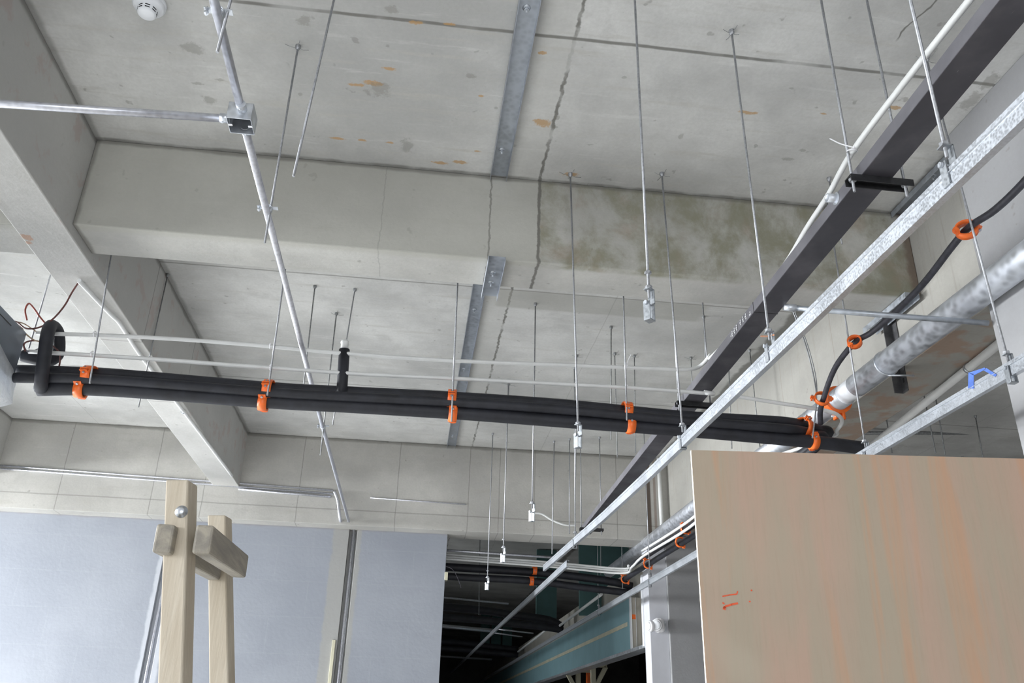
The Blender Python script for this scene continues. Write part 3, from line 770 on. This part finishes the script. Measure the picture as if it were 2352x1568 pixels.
for tp, bt, Y, lab, m in (((115, 635), (66, 800), 4.02, 'drop rod holding the grey unit at the left edge', 'rod'),
                          ((392, 600), (318, 935), 4.75, 'free drop rod in front of the side beam, passing behind the black pipes', 'rod_dull'),
                          ((727, 626), (694, 915), 4.75, 'free drop rod just right of the sloping conduit, behind the white conduits', 'rod_dull'),
                          ((820, 635), (764, 976), 4.75, 'free drop rod rising behind the white cap of the air vent', 'rod'),
                          ((1404, 683), (1403, 1010), 5.0, 'dark thin drop rod just left of the pipe rod by the trunking', 'rod_dull'),
                          ((1615, 700), (1621, 836), 4.75, 'short free drop rod just above the bend of the white conduit', 'rod_dull'),
                          ((1722, 806), (1746, 1030), 5.2, 'thin drop rod between the bright keel and the plywood, nearer the orange rings', 'rod_dull'),
                          ((1674, 850), (1681, 1030), 5.2, 'thin drop rod close behind the bright keel above the plywood corner', 'rod_dull'),
                          ((1930, 540), (1934, 560), 3.2, 'short end of rod seen between the trunking and the bright keel', 'rod')):
    rod_y(tp, bt, Y, lab, 'free drop rods', mat=m, r=.004)
for an, bt, lab in (((1412, 810), (1418, 1050), 'thin far rod anchored right of the pipe rod by the trunking'), ((1457, 815), (1460, 1040), 'thin far rod with a wired anchor, left of the long keel rod'), ((1325, 815), (1322, 1100), 'thin far rod anchored near the middle of the far ceiling'),
                    ((1169, 880), (1160, 1130), 'thin far rod anchored beside the far end of the ceiling track'), ((1587, 820), (1590, 890), 'rod with splayed tie wires, just under the bend of the white conduit')):
    rod_a(an, bt, lab, 'far drop rods', mat='rod_dull', r=.0035)
tie(P(1957, 347, X=1.318), (0, .35, -1), .0165, 'cable tie with a long tail holding conduit to rod beside the trunking', P(1906, 318, X=1.29))
tie(q(1438, 842, -.03), (-1, 0, 0), .014, 'cable tie with an upright tail on the upper white conduit left of the trunking', q(1449, 814, -.04))
for px, y, w in ((621, 794, 'upper white conduit left of the air vent'), (621, 843, 'lower white conduit left of the air vent'), (1042, 829, 'upper white conduit at the ceiling track'), (1040, 869, 'lower white conduit at the ceiling track'), (1438, 888, 'lower white conduit left of the trunking'), (218, 767, 'upper white conduit near the hooked pipe'), (212, 813, 'lower white conduit near the hooked pipe')):
    tie(q(px, y, -.03), (-1, 0, 0), .014, 'small cable tie on the ' + w)

# ------------------------------------------------------------------ ceiling unit at the left edge
ux = P(62, 765, Y=YP).x; uz1 = P(62, 765, Y=YP).z; uz0 = P(38, 880, Y=YP).z
t = thing('fan_coil_unit', (ux - .4, 3.5, uz0), 'grey sheet-metal ceiling unit cut off by the left edge, wrapped below in plastic', 'air conditioner')
obj('casing', B().box(ux - .9, ux, 2.95, YP, uz0, uz1), M['unit'], t, .004)
obj('panel_seam', B().box(ux - .001, ux + .0012, 2.96, YP - .16, uz1 - .038, uz1 - .034), M['black_iron'], t)
obj('knockout', B().hollow(V((ux + .0005, 3.42, uz1 - .12)), V((ux + .0015, 3.42, uz1 - .12)), .082, .078, 32), M['dark_angle'], t)
b = B()
n1 = 16; rows = []
for i in range(n1 + 1):
    u = i / n1; y = 2.97 + (YP - 2.97) * u; row = []
    top = uz0 + .19 * (1 - u) ** .6 + .01
    for j in range(9):
        v = j / 8; s = mnoise.noise(V((u * 7, v * 4, 2.3)))
        if v < .7:
            row.append(b.bm.verts.new(V((ux + .010 + .016 * abs(s) + .02 * v, y + .015 * s, top + (uz0 - .07 - .05 * u - top) * v / .7))))
        else:
            k = (v - .7) / .3; row.append(b.bm.verts.new(V((ux + .03 - .45 * k, y + .03 * s, uz0 - .07 - .05 * u - .05 * k + .02 * s))))
    rows.append(row)
for r_, s_ in zip(rows, rows[1:]):
    for j in range(8):
        f = b.bm.faces.new((r_[j], r_[j + 1], s_[j + 1], s_[j])); f.smooth = True
o = tag(obj('plastic_film', b, M['film']), 'crumpled translucent plastic film wrapped around the bottom of the grey unit', 'plastic sheet')
md = o.modifiers.new('thickness', 'SOLIDIFY'); md.thickness = .0015
# loose control wires by the unit
WG = 'loose wires at the grey unit'
for pts, m, r, lab in (([(182, 646, 0), (165, 672, 0), (148, 702, -.02), (122, 732, -.06), (92, 751, -.06), (60, 754, -.02), (40, 740, 0), (30, 738, 0)], 'wire_brown', .0042, 'dark wire hanging from the white conduit end on the side beam to the grey unit'),
                       ([(62, 735, .0), (58, 712, 0), (66, 697, 0), (78, 708, 0), (92, 728, .02), (104, 742, .05)], 'wire_red', .0042, 'reddish wire curled up above the hooked pipe'),
                       ([(28, 738, 0), (52, 742, 0), (75, 756, 0), (88, 765, .02)], 'wire_tan', .003, 'tan wire from the top of the grey unit'),
                       ([(30, 738, .02), (46, 748, .02), (58, 765, .02), (76, 780, .0), (90, 784, -.02)], 'wire_tan', .0036, 'tan wire looping from the grey unit to the hooked pipe'),
                       ([(58, 806, 0), (55, 790, 0), (68, 783, 0), (85, 783, 0), (112, 790, .03), (128, 800, .03), (137, 812, .03), (138, 828, .02), (136, 840, .02)], 'wire_brown', .004, 'dark wire looping around the hooked pipe'),
                       ([(56, 797, .03), (66, 808, .0), (90, 800, .1), (116, 790, .09), (134, 800, .09), (139, 820, .09), (128, 830, .09), (112, 836, .09), (98, 836, .09)], 'wire_grey', .003, 'grey wire coiled behind the hooked pipe'),
                       ([(110, 785, .08), (117, 776, .08), (115, 768, .08), (112, 764, .08)], 'wire_grey', .003, 'short grey wire inside the bend of the hooked pipe')):
    tag(obj('control_wire', B().tube(smooth_path([q(px, py, dy - .02) for px, py, dy in pts], 6), r, 7), M[m]), lab, 'wire', WG)
# white conduit clipped under the side beam
pts = [P(181, 644, Z=3.562), P(215, 680, Z=3.564), P(255, 722, Z=3.564), P(272, 738, Z=3.564), P(292, 768, Z=3.564), P(330, 825, Z=3.564), P(430, 955, Z=3.564), P(533, 1092, Z=3.564)]
o = tag(obj('pvc_conduit', B().tube(smooth_path(pts, 5), .0115, 12), M['pvc']), 'white conduit fixed under the side beam, with a dark wire out of its near end', 'conduit', PV)
for px, py in ((292, 770), (420, 945)):
    obj('saddle', B().hollow(P(px, py, Z=3.564) + V((0, -.008, 0)), P(px, py, Z=3.564) + V((.002, .008, 0)), .0140, .0117, 16), M['galv'], o)

# ------------------------------------------------------------------ right-hand side services
PX, PZ, PR = 2.19, 3.258, .058
t = thing('sprinkler_main', (PX, 4, PZ), 'thick galvanised main pipe running along the right beam past the grey column', 'pipe')
obj('barrel', B().tube([V((PX, .9, PZ)), V((PX, 3.78, PZ))], PR, 28), M['pipe'], t)
obj('barrel', B().tube([V((PX, 3.90, PZ)), V((PX, 9.5, PZ))], PR, 28), M['pipe'], t)
obj('threaded_end', B().tube([V((PX, 3.76, PZ)), V((PX, 3.92, PZ))], PR * .96, 28), M['white'], t)
c = V((PX, 4.0, PZ)); tt = thing('grooved_coupling', c, 'orange grooved coupling around the thick galvanised main pipe', 'coupling')
b = B().hollow(c - V((0, .022, 0)), c + V((0, .022, 0)), PR + .018, PR + .001, 30)
obj('housing', b, M['orange'], tt)
for s in (-1, 1):
    o = obj('lug', B().frame_box(c + V((s * .020, -.004, -PR - .030)), (1, 0, 0), (0, 1, 0), .008, .018, .022), M['orange'], tt, .004)
obj('bolt', B().tube([c + V((-.04, 0, -PR - .032)), c + V((.04, 0, -PR - .032))], .006, 8), M['galv'], tt)
# angle-iron hanger and U bolt
ya = P(2062, 860, X=2.36).y
t = thing('angle_bracket', (2.36, ya, 3.3), 'dark upright angle iron on the right beam, behind the thick main pipe', 'bracket')
zb = P(2066, 895, X=2.36).z
obj('angle', B().sweep([(0, 0), (.05, 0), (.05, .005), (.005, .005), (.005, .05), (0, .05)], (XR - .001, ya + .055, zb), (XR - .001, ya + .055, 3.93), (-1, 0, 0), (0, -1, 0)), M['dark_angle'], t)
obj('slot_hole', B().box(XR - .0065, XR - .0058, ya + .022, ya + .034, zb + .05, zb + .075), M['hole'], t)
cu = V((PX, P(2035, 835, X=PX).y, PZ)); t = thing('pipe_strap', cu, 'thin round strap holding the main pipe to the upright angle iron', 'pipe strap')
obj('loop', B().hollow(cu - V((0, .005, 0)), cu + V((0, .005, 0)), PR + .005, PR + .0005, 30), M['galv'], t)
obj('shank', B().tube([cu + V((.0, 0, -PR - .003)), cu + V((.12, -.02, -PR - .004))], .0045, 8), M['galv'], t)
# steel conduit crossing from the trunking to the column
s0, s1 = P(1800, 705, X=TX(2.95) + .104), P(2270, 742, Y=2.815)
o = tag(obj('steel_conduit', B().tube([s0, s1], .0115, 14), M['track']), 'dull zinc conduit crossing below the main pipe from the trunking to the grey column', 'conduit', 'zinc conduits')
dd = (s1 - s0).normalized(); obj('coupling', B().tube([s0 + dd * .001, s0 + dd * .05], .0155, 14), M['galv'], o)
# slack black sleeve through open orange rings
cp = [P(2420, 335, X=1.94), P(2352, 418, X=1.94), P(2285, 482, X=1.94), P(2228, 520, X=1.94), P(2190, 562, X=1.94), P(2120, 652, X=1.99), P(2050, 722, X=2.02), P(2000, 764, X=2.0), P(1966, 784, X=1.975), P(1930, 826, X=1.97), P(1910, 862, X=1.975), P(1893, 910, X=1.985), P(1884, 945, X=2.0), P(1885, 972, X=2.03)]
tag(obj('flexible_sleeve', B().tube(smooth_path(cp, 6), .0135, 12), M['cable']), 'slack black sleeve threaded through three open orange rings on the right', 'cable')
pipe_clamp(P(2220, 527, X=1.94), (.55, .75, -.25), .033, 'open orange ring on the rod in front of the grey column', ear=(.85, .0, .2), w=.030)
pipe_clamp(P(1963, 785, X=1.955), (.55, .75, -.2), .026, 'orange ring tilted on the rod above the plywood, left of the main pipe', ear=(.7, .2, .5), w=.030)
pipe_clamp(P(1888, 915, X=1.985), (.12, .95, -.3), .034, 'upright open orange ring where the black sleeve drops to the pipes', ear=(-1, .1, .0), w=.022, thick=.005)
rb = [P(1812, 690, Y=YP + .02), P(1836, 752, Y=YP + .02), P(1853, 800, Y=YP), P(1868, 860, Y=YP - .02), P(1875, 905, Y=YP - .04), P(1873, 950, Y=YP - .05), P(1866, 1006, Y=YP - .05)]
d0 = (rb[0] - rb[1]).normalized(); rb = [rb[0] + d0 * ((ZC - rb[0].z) / d0.z)] + rb
o = tag(obj('threaded_rod', B().tube(smooth_path(rb, 5), .0042, 8), M['rod']), 'bent drop rod curving down to the clamps above the plywood', 'rod', 'pipe drop rods')
obj('guy_wire', B().tube(smooth_path([p + V((.02, .015, 0)) for p in rb[:-3]] + [rb[-3] + V((.004, 0, 0))], 5), .003, 6), M['rod'], o)
# pvc drain pipe under the far edge of the right beam
a0, a1 = P(2285, 797, Z=3.318), P(2000, 1025, Z=3.318)
o = tag(obj('drain_pipe', B().tube([a0 - (a1 - a0) * .4, a1 + (a1 - a0) * 1.6], .0215, 16), M['pvc']), 'grey-white drain pipe running under the right beam behind the column', 'pipe')
f = .16; obj('strap', B().hollow(a0.lerp(a1, f), a0.lerp(a1, f + .012), .026, .0218, 20), M['galv'], o)
# rods and a conduit in the dark bay beyond the right beam
for an, bt, lab in (((2240, 954), (2258, 1052), 'rod anchored in the dark bay, nearest the grey column edge'), ):
    p = P(*an, Z=ZC); rod(p, P(*bt, Y=p.y), lab, 'rods in the dark bay', mat='rod_dull', r=.0045)
for tp, bt, Y, lab in (((2123, 910), (2149, 1040), 5.2, 'rod in the dark bay crossing the taped keel, left of another'), ((2146, 894), (2171, 1044), 5.2, 'bright thin rod in the dark bay crossing the taped keel'), ((2037, 967), (2049, 1040), 5.6, 'rod in the dark bay close behind the taped keel above the plywood'), ((2200, 985), (2210, 1046), 7.2, 'short faint rod in the dark bay, between two longer ones')):
    rod_y(tp, bt, Y, lab, 'rods in the dark bay', mat='rod_dull', r=.0045)
tag(obj('steel_conduit', B().tube([P(1900, 994, Y=6.6), P(2360, 994, Y=6.6)], .016, 10), M['rod_dull']), 'dark conduit crossing the bay behind the grey column', 'conduit', 'zinc conduits')

# ------------------------------------------------------------------ plywood sheet
TL, TR = V((.862, 2.525, 2.44)), P(2352, 1053, Z=2.44)
d = (TR - TL); d.z = 0; d.normalize(); nrm = V((-d.y, d.x, 0))
b = B(); wd = 1.22
b.prism([TL + V((0, 0, -2.44)), TL + d * wd + V((0, 0, -2.44)), TL + d * wd, TL], nrm * .016)
o = tag(obj('plywood_sheet', b, [M['ply'], M['ply_edge']]), 'full plywood sheet standing upright in the right foreground, with orange marks', 'plywood')
for f in o.data.polygons:
    if abs(f.normal.dot(nrm)) < .5: f.material_index = 1
T = lambda px, py: TL + d * ((P(px, py, Y=2.5).x - TL.x) / d.x * 1.0) if False else None


def on_ply(px, py):
    r = ray(px, py); t_ = (TL - EYE).dot(nrm) / r.dot(nrm); return EYE + r * t_ - nrm * .0006


for pts, w in (([(1660, 1369), (1675, 1366), (1692, 1364), (1694, 1358)], .0018), ([(1660, 1384), (1663, 1386)], .002), ([(1662, 1396), (1667, 1392), (1680, 1388), (1694, 1385)], .0028), ([(1663, 1399), (1665, 1393)], .0042), ([(1725, 1355), (1727, 1356)], .002), ([(1721, 1381), (1723, 1381)], .002)):
    b = B()
    for a_, c_ in zip(pts, pts[1:]):
        p, r_ = on_ply(*a_), on_ply(*c_); b.frame_box((p + r_) / 2, r_ - p, nrm.cross(r_ - p), (r_ - p).length / 2 + .001, w, .0005)
    obj('marker_stroke', b, M['ink'], o)

# ------------------------------------------------------------------ timber trestle
TZ = 2.0
t = thing('timber_trestle', (-.46, 2.1, 0), 'rough pale timber trestle with two posts and two bolted rails at the lower left', 'trestle')


def post(c0, c1, w, dpt, yaw, name, mat):
    """a square post from foot c0 to top c1"""
    c0, c1 = V(c0), V(c1); u = V((math.cos(yaw), math.sin(yaw), 0)); v = V((-u.y, u.x, 0)); b = B()
    R = [[b.bm.verts.new(c + u * sx * w / 2 + v * sy * dpt / 2) for sx, sy in ((-1, -1), (1, -1), (1, 1), (-1, 1))] for c in (c0, c0.lerp(c1, .5) + u * .002, c1)]
    for A, Bq in zip(R, R[1:]):
        for k in range(4): b.bm.faces.new((A[k], A[(k + 1) % 4], Bq[(k + 1) % 4], Bq[k]))
    b.bm.faces.new(R[0][::-1]); b.bm.faces.new(R[-1])
    return obj(name, b, M[mat], t, .004)


Y1 = 1.86
pt, pb = P(418, 1108, Y=Y1), P(402, 1568, Y=Y1); dp = pb - pt
foot = pt + dp * (pt.z / (pt.z - pb.z))
o1 = post(foot, pt, .051, .050, -.20, 'post', 'timber')
bc = P(417, 1175, Y=Y1 - .028)
obj('bolt', B().lathe(bc, (0, -1, 0), ((.013, 0), (.013, .002), (.0085, .0025), (.0085, .007), (.006, .009), (0, .0095)), 20), M['galv'], o1)
Y2 = 2.42
pt, pb = P(505, 1187, Y=Y2), P(510, 1568, Y=Y2); dp = pb - pt
o2 = post(pt + dp * (pt.z / (pt.z - pb.z)), pt, .052, .050, -.20, 'post', 'timber')


def rail(pn, pf, w, h, name):
    pn, pf = V(pn), V(pf); a = (pf - pn).normalized(); s = a.cross(UP).normalized(); b = B()
    b.frame_box((pn + pf) / 2, a, s, (pf - pn).length / 2, w / 2, h / 2)
    return obj(name, b, M['timber_grey'], t, .005)


ra, rbp = P(466, 1238, Y=1.80), P(552, 1300, Y=2.32)
rail(ra, rbp, .036, .058, 'rail')
la = P(375, 1236, Y=1.80); rail(la, la + (rbp - ra) * 1.18, .036, .058, 'rail')

# ------------------------------------------------------------------ back wall details
for X, z1, r, lab in ((-2.192, 3.27, .0125, 'bright conduit chased upright into the plastered wall behind the trestle'), (-.577, 3.29, .0135, 'bright conduit chased upright into the plastered wall, in the middle groove'), (-.562, 3.26, .008, 'thinner conduit in the middle groove of the plastered wall')):
    tag(obj('steel_conduit', B().tube([V((X, 8.022 if r > .01 else 8.034, .4)), V((X, 8.022 if r > .01 else 8.034, z1))], r, 12), M['conduit']), lab, 'conduit', 'zinc conduits')
b = B().box(-.66, -.632, 7.985, 8.0, .6, 2.30)
tag(obj('white_batten', b, M['cream'], None, .002), 'cream batten standing against the plastered wall beside the middle groove', 'batten')
for (x0, y0), (x1, y1), r, lab in (((-60, 1064), (765, 1126), .008, 'upper zinc conduit along the back beam face above the plastered wall'), ((-60, 1071), (765, 1134), .008, 'middle zinc conduit along the back beam face above the plastered wall'), ((548, 1123), (760, 1141), .010, 'short lower zinc conduit on the back beam face, ending at the drop pipe')):
    tag(obj('steel_conduit', B().tube([P(x0, y0, Y=YK - r), P(x1, y1, Y=YK - r)], r, 12), M['conduit']), lab, 'conduit', 'zinc conduits')
pp = P(780, 1120, Y=7.80)
tag(obj('steel_conduit', B().tube(smooth_path([P(768, 1128, Y=7.80), P(776, 1150, Y=7.80), P(781, 1190, Y=7.80), P(787, 1208, Y=7.95)], 5), .014, 12), M['conduit']), 'zinc conduit dropping from the back beam into the plastered wall', 'conduit', 'zinc conduits')
tag(obj('steel_conduit', B().tube([P(850, 1143, Y=YK - .006), P(1070, 1158, Y=YK - .006)], .006, 10), M['conduit']), 'thin zinc conduit along the middle of the back beam', 'conduit', 'zinc conduits')
tag(obj('flexible_conduit', B().tube(smooth_path([P(1225, 1178, Y=7.78), P(1245, 1180, Y=7.78), P(1268, 1194, Y=7.78), P(1298, 1205, Y=7.78), P(1322, 1206, Y=7.78)], 5), .010, 10), M['pvc']), 'grey flexible conduit sagging along the back beam into the trunking end', 'conduit')
tag(obj('drop_pipe', B().tube([V((2.325, 7.80, 4.09)), V((2.325, 7.80, 3.29))], .02, 12), M['pvc']), 'white upright pipe on the back beam beside the right beam', 'pipe')

# ------------------------------------------------------------------ corridor beyond the back wall
t = thing('teal_partition', (2.2, 12, 0), 'long teal gypsum board bulkhead over the dark openings of the corridor', 'partition')
obj('board', B().box(2.20, 2.25, 8.62, 25.5, 2.375, 2.865), M['teal'], t)
obj('joint_tape', B().box(2.195, 2.201, 8.75, 25.5, 2.605, 2.645), M['cream'], t)
obj('bottom_track', B().box(2.19, 2.33, 8.06, 25.5, 2.345, 2.377), M['galv'], t)
obj('stud', B().box(2.20, 2.32, 8.585, 8.622, 2.375, 2.865), M['beige'], t)
obj('flange', B().box(2.192, 2.204, 8.575, 8.63, 2.375, 2.865), M['white'], t)
obj('flange', B().box(2.245, 2.249, 8.578, 8.585, 2.40, 2.865), M['white'], t)
obj('stud', B().box(2.175, 2.20, 8.052, 8.10, 2.355, 3.0), M['white'], t)
obj('back_board', B().box(2.30, 2.33, 8.1, 25.5, 2.375, 3.2), M['beige'], t)
tag(obj('orange_tape', B().box(2.206, 2.243, 8.582, 8.5848, 2.655, 2.70), M['orange']), 'orange tape patch on the open end of the teal bulkhead', 'tape')
GB = 'green boards in the corridor'
tag(obj('gypsum_board', B().box(2.03, 2.66, 10.4, 10.45, 2.9, 4.09), M['teal_shaded']), 'dim green board closing the corridor just above the bend of the white conduits', 'board', GB)
tag(obj('gypsum_board', B().box(1.82, 2.12, 12.6, 12.65, 2.95, 4.09), M['teal_shaded']), 'dim green board behind the black pipes, right of the lapped keel', 'board', GB)
for x, lab in ((1.66, 'first of three narrow far green boards beside the lapped keel'), (1.92, 'middle of three narrow far green boards beside the lapped keel'), (2.18, 'last of three narrow far green boards, nearest the bulkhead')):
    tag(obj('gypsum_board', B().box(x, x + .22, 20.5, 20.55, 3.2, 4.09), M['teal_shaded']), lab, 'board', GB)
struct('trim_2', B().box(-4, 2.2, 22.0, 22.2, 2.10, 2.62), M['brown_board'])
CG = 'black pipes in the corridor'
for Y, pts, r, lab in ((8.7, ((1000, 1300), (1250, 1316), (1390, 1333), (1452, 1346)), .04, 'nearest upper black pipe crossing the dark corridor'), (8.65, ((1000, 1322), (1200, 1332), (1350, 1350), (1450, 1362)), .035, 'nearest lower black pipe crossing the dark corridor'),
                       (12.2, ((1000, 1392), (1180, 1412), (1260, 1424), (1292, 1440)), .055, 'second upper black pipe crossing the corridor, under the lapped keel'), (12.1, ((1000, 1416), (1180, 1432), (1270, 1442), (1292, 1448)), .05, 'second lower black pipe crossing the corridor, under the lapped keel'),
                       (17.5, ((1000, 1472), (1120, 1484), (1190, 1492)), .06, 'far upper black pipe low in the corridor'), (17.4, ((1000, 1488), (1120, 1498), (1190, 1504)), .05, 'far lower black pipe low in the corridor')):
    tag(obj('insulated_pipe', B().tube(smooth_path([V((-4.0, Y, P(*pts[0], Y=Y).z + .05))] + [P(px, py, Y=Y) for px, py in pts], 4), r, 12), M['foam']), lab, 'pipe', CG)
for Y, a_, c_, r, lab in ((14.0, (1000, 1436), (1140, 1449), .03, 'thick zinc conduit deep in the corridor left of the lapped keel'), (14.5, (1140, 1444), (1225, 1454), .012, 'thin zinc conduit deep in the corridor right of the lapped keel'), (15.5, (1128, 1452), (1200, 1462), .012, 'lower thin zinc conduit deep in the corridor'), (11.0, (1000, 1370), (1168, 1386), .012, 'thin zinc conduit crossing the corridor above the second black pipes'), (19.0, (1000, 1506), (1130, 1514), .02, 'farthest zinc conduit crossing the corridor')):
    tag(obj('steel_conduit', B().tube([P(*a_, Y=Y) + (P(*a_, Y=Y) - P(*c_, Y=Y)) * ((P(*a_, Y=Y).x + 4.0) / (P(*c_, Y=Y).x - P(*a_, Y=Y).x)) if a_[0] < 1010 else P(*a_, Y=Y), P(*c_, Y=Y)], r, 8), M['conduit']), lab, 'conduit', 'zinc conduits')
for a_, c_, X, lab in (((1382, 1364), (1286, 1436), 1.98, 'white conduit along the taped keel in the corridor, nearer stretch'), ((1255, 1446), (1190, 1496), 1.98, 'white conduit along the taped keel in the corridor, farther stretch')):
    tag(obj('pvc_conduit', B().tube([P(*a_, X=X), P(*c_, X=X)], .016, 8), M['pvc']), lab, 'conduit', PV)
pipe_clamp(P(1228, 1308, Y=8.65), (1, 0, 0), .045, 'orange clamp on the nearest upper black pipe of the corridor', ear=(0, -1, 0), w=.04)
pipe_clamp(P(1221, 1334, Y=8.6), (1, 0, 0), .040, 'orange clamp on the nearest lower black pipe of the corridor', ear=(0, -1, 0), w=.04)
for px, py, X, who, R in ((1575, 1212, 2.09, 'upper pipe along the taped keel beside the plywood edge', .034), (1562, 1235, 2.08, 'lower pipe along the taped keel beside the plywood edge', .034), (1488, 1284, 2.08, 'pipe along the taped keel in front of the whitewashed strip', .036), (1436, 1330, 2.08, 'far end of the pipe along the taped keel', .036)):
    p = P(px, py, X=X); p.z = 3.075 if 'upper' in who else 2.995
    pipe_clamp((X, p.y, p.z), (0, 1, .0), R, 'orange clamp on the ' + who, ear=(-.6, 0, .8), w=.03)
for tp, bt, Y, lab in (((1308, 1160), (1308, 1226), 7.4, 'rod at the far end of the bright keel'), ((1270, 1165), (1268, 1272), 7.5, 'rod in front of the corridor meeting the end of the bright keel'), ((1427, 1180), (1430, 1352), 8.6, 'long rod in the corridor before the green board panel'), ((1380, 1240), (1380, 1320), 9.6, 'thin rod in the corridor left of the green board panel'), ((1101, 1340), (1100, 1412), 12.0, 'far rod with a pale tip left of the lapped keel')):
    if Y > 8.2 or True: rod_y(tp, bt, Y, lab, 'corridor drop rods', r=.005)
tag(obj('loose_wire', B().tube(smooth_path([P(1024, 1300, Y=8.19), P(1036, 1305, Y=8.22), P(1045, 1315, Y=8.3), P(1054, 1335, Y=8.3), P(1059, 1350, Y=8.3)], 5), .003, 6), M['wire_grey']), 'thin loose wire curling beside the end of the plastered wall', 'wire')
tag(obj('wall_box', B().box(.295, .325, 7.99, 8.08, 2.86, 2.93), M['cream'], None, .003), 'small cream block stuck on the end of the plastered wall', 'block')

# emergency light on the whitewashed strip
c = P(1506, 1438, Y=7.86)
t = thing('emergency_light', c, 'white twin-lamp emergency light on the whitewashed strip', 'emergency light')
obj('mount_plate', B().frame_box(c + V((.075, -.004, .004)), (1, 0, 0), (0, 0, 1), .022, .042, .004), M['galv'], t)
obj('housing', B().frame_box(c + V((.020, -.045, .004)), (1, 0, .08), (0, 0, 1), .048, .066, .040), M['pvc_bright'], t, .032)
o = obj('lamp_head', B().lathe(c + V((-.012, -.075, .002)), (-.45, -.88, -.1), ((.0, -.03), (.040, -.028), (.052, -.01), (.052, .012), (.046, .020), (0, .022)), 28), M['pvc_bright'], t)
obj('lens', B().lathe(c + V((-.021, -.094, .0)), (-.45, -.88, -.1), ((.0, 0), (.040, 0), (.036, .006), (0, .009)), 28), M['white'], o)
o = obj('lamp_head', B().lathe(c + V((-.068, -.060, -.008)), (-.95, -.3, -.05), ((.0, -.035), (.040, -.032), (.050, -.012), (.050, .010), (.044, .018), (0, .020)), 28), M['pvc_bright'], t)
obj('lens', B().lathe(c + V((-.087, -.066, -.009)), (-.95, -.3, -.05), ((.0, 0), (.038, 0), (.034, .005), (0, .007)), 28), M['white'], o)

# stacked shelf brackets and post beyond the bulkhead
for cx, top, Y, lab in ((1328, 1540, 12.5, 'left cream timber bracket below the teal bulkhead'), (1362, 1528, 11.5, 'right cream timber bracket below the teal bulkhead, beside the orange post')):
    c = P(cx, top, Y=Y); t = thing('timber_bracket', c, lab, 'bracket', 'cream brackets below the bulkhead')
    obj('top_bar', B().box(c.x - .18, c.x + .18, Y - .03, Y + .03, c.z - .02, c.z + .01), M['cream'], t)
    obj('upright', B().box(c.x - .03, c.x + .03, Y - .03, Y + .03, 0, c.z - .02), M['cream'], t)
    s = -1 if cx < 1340 else 1
    obj('brace', B().frame_box(c + V((s * .09, 0, -.15)), (s * .5, 0, .86), (0, 1, 0), .16, .03, .025), M['cream'], t)
p0 = P(1355, 1533, Y=13.0)
tag(obj('orange_post', B().box(p0.x - .05, p0.x + .05, 12.95, 13.05, 0, p0.z), M['orange']), 'orange upright post between the cream brackets below the bulkhead', 'post')
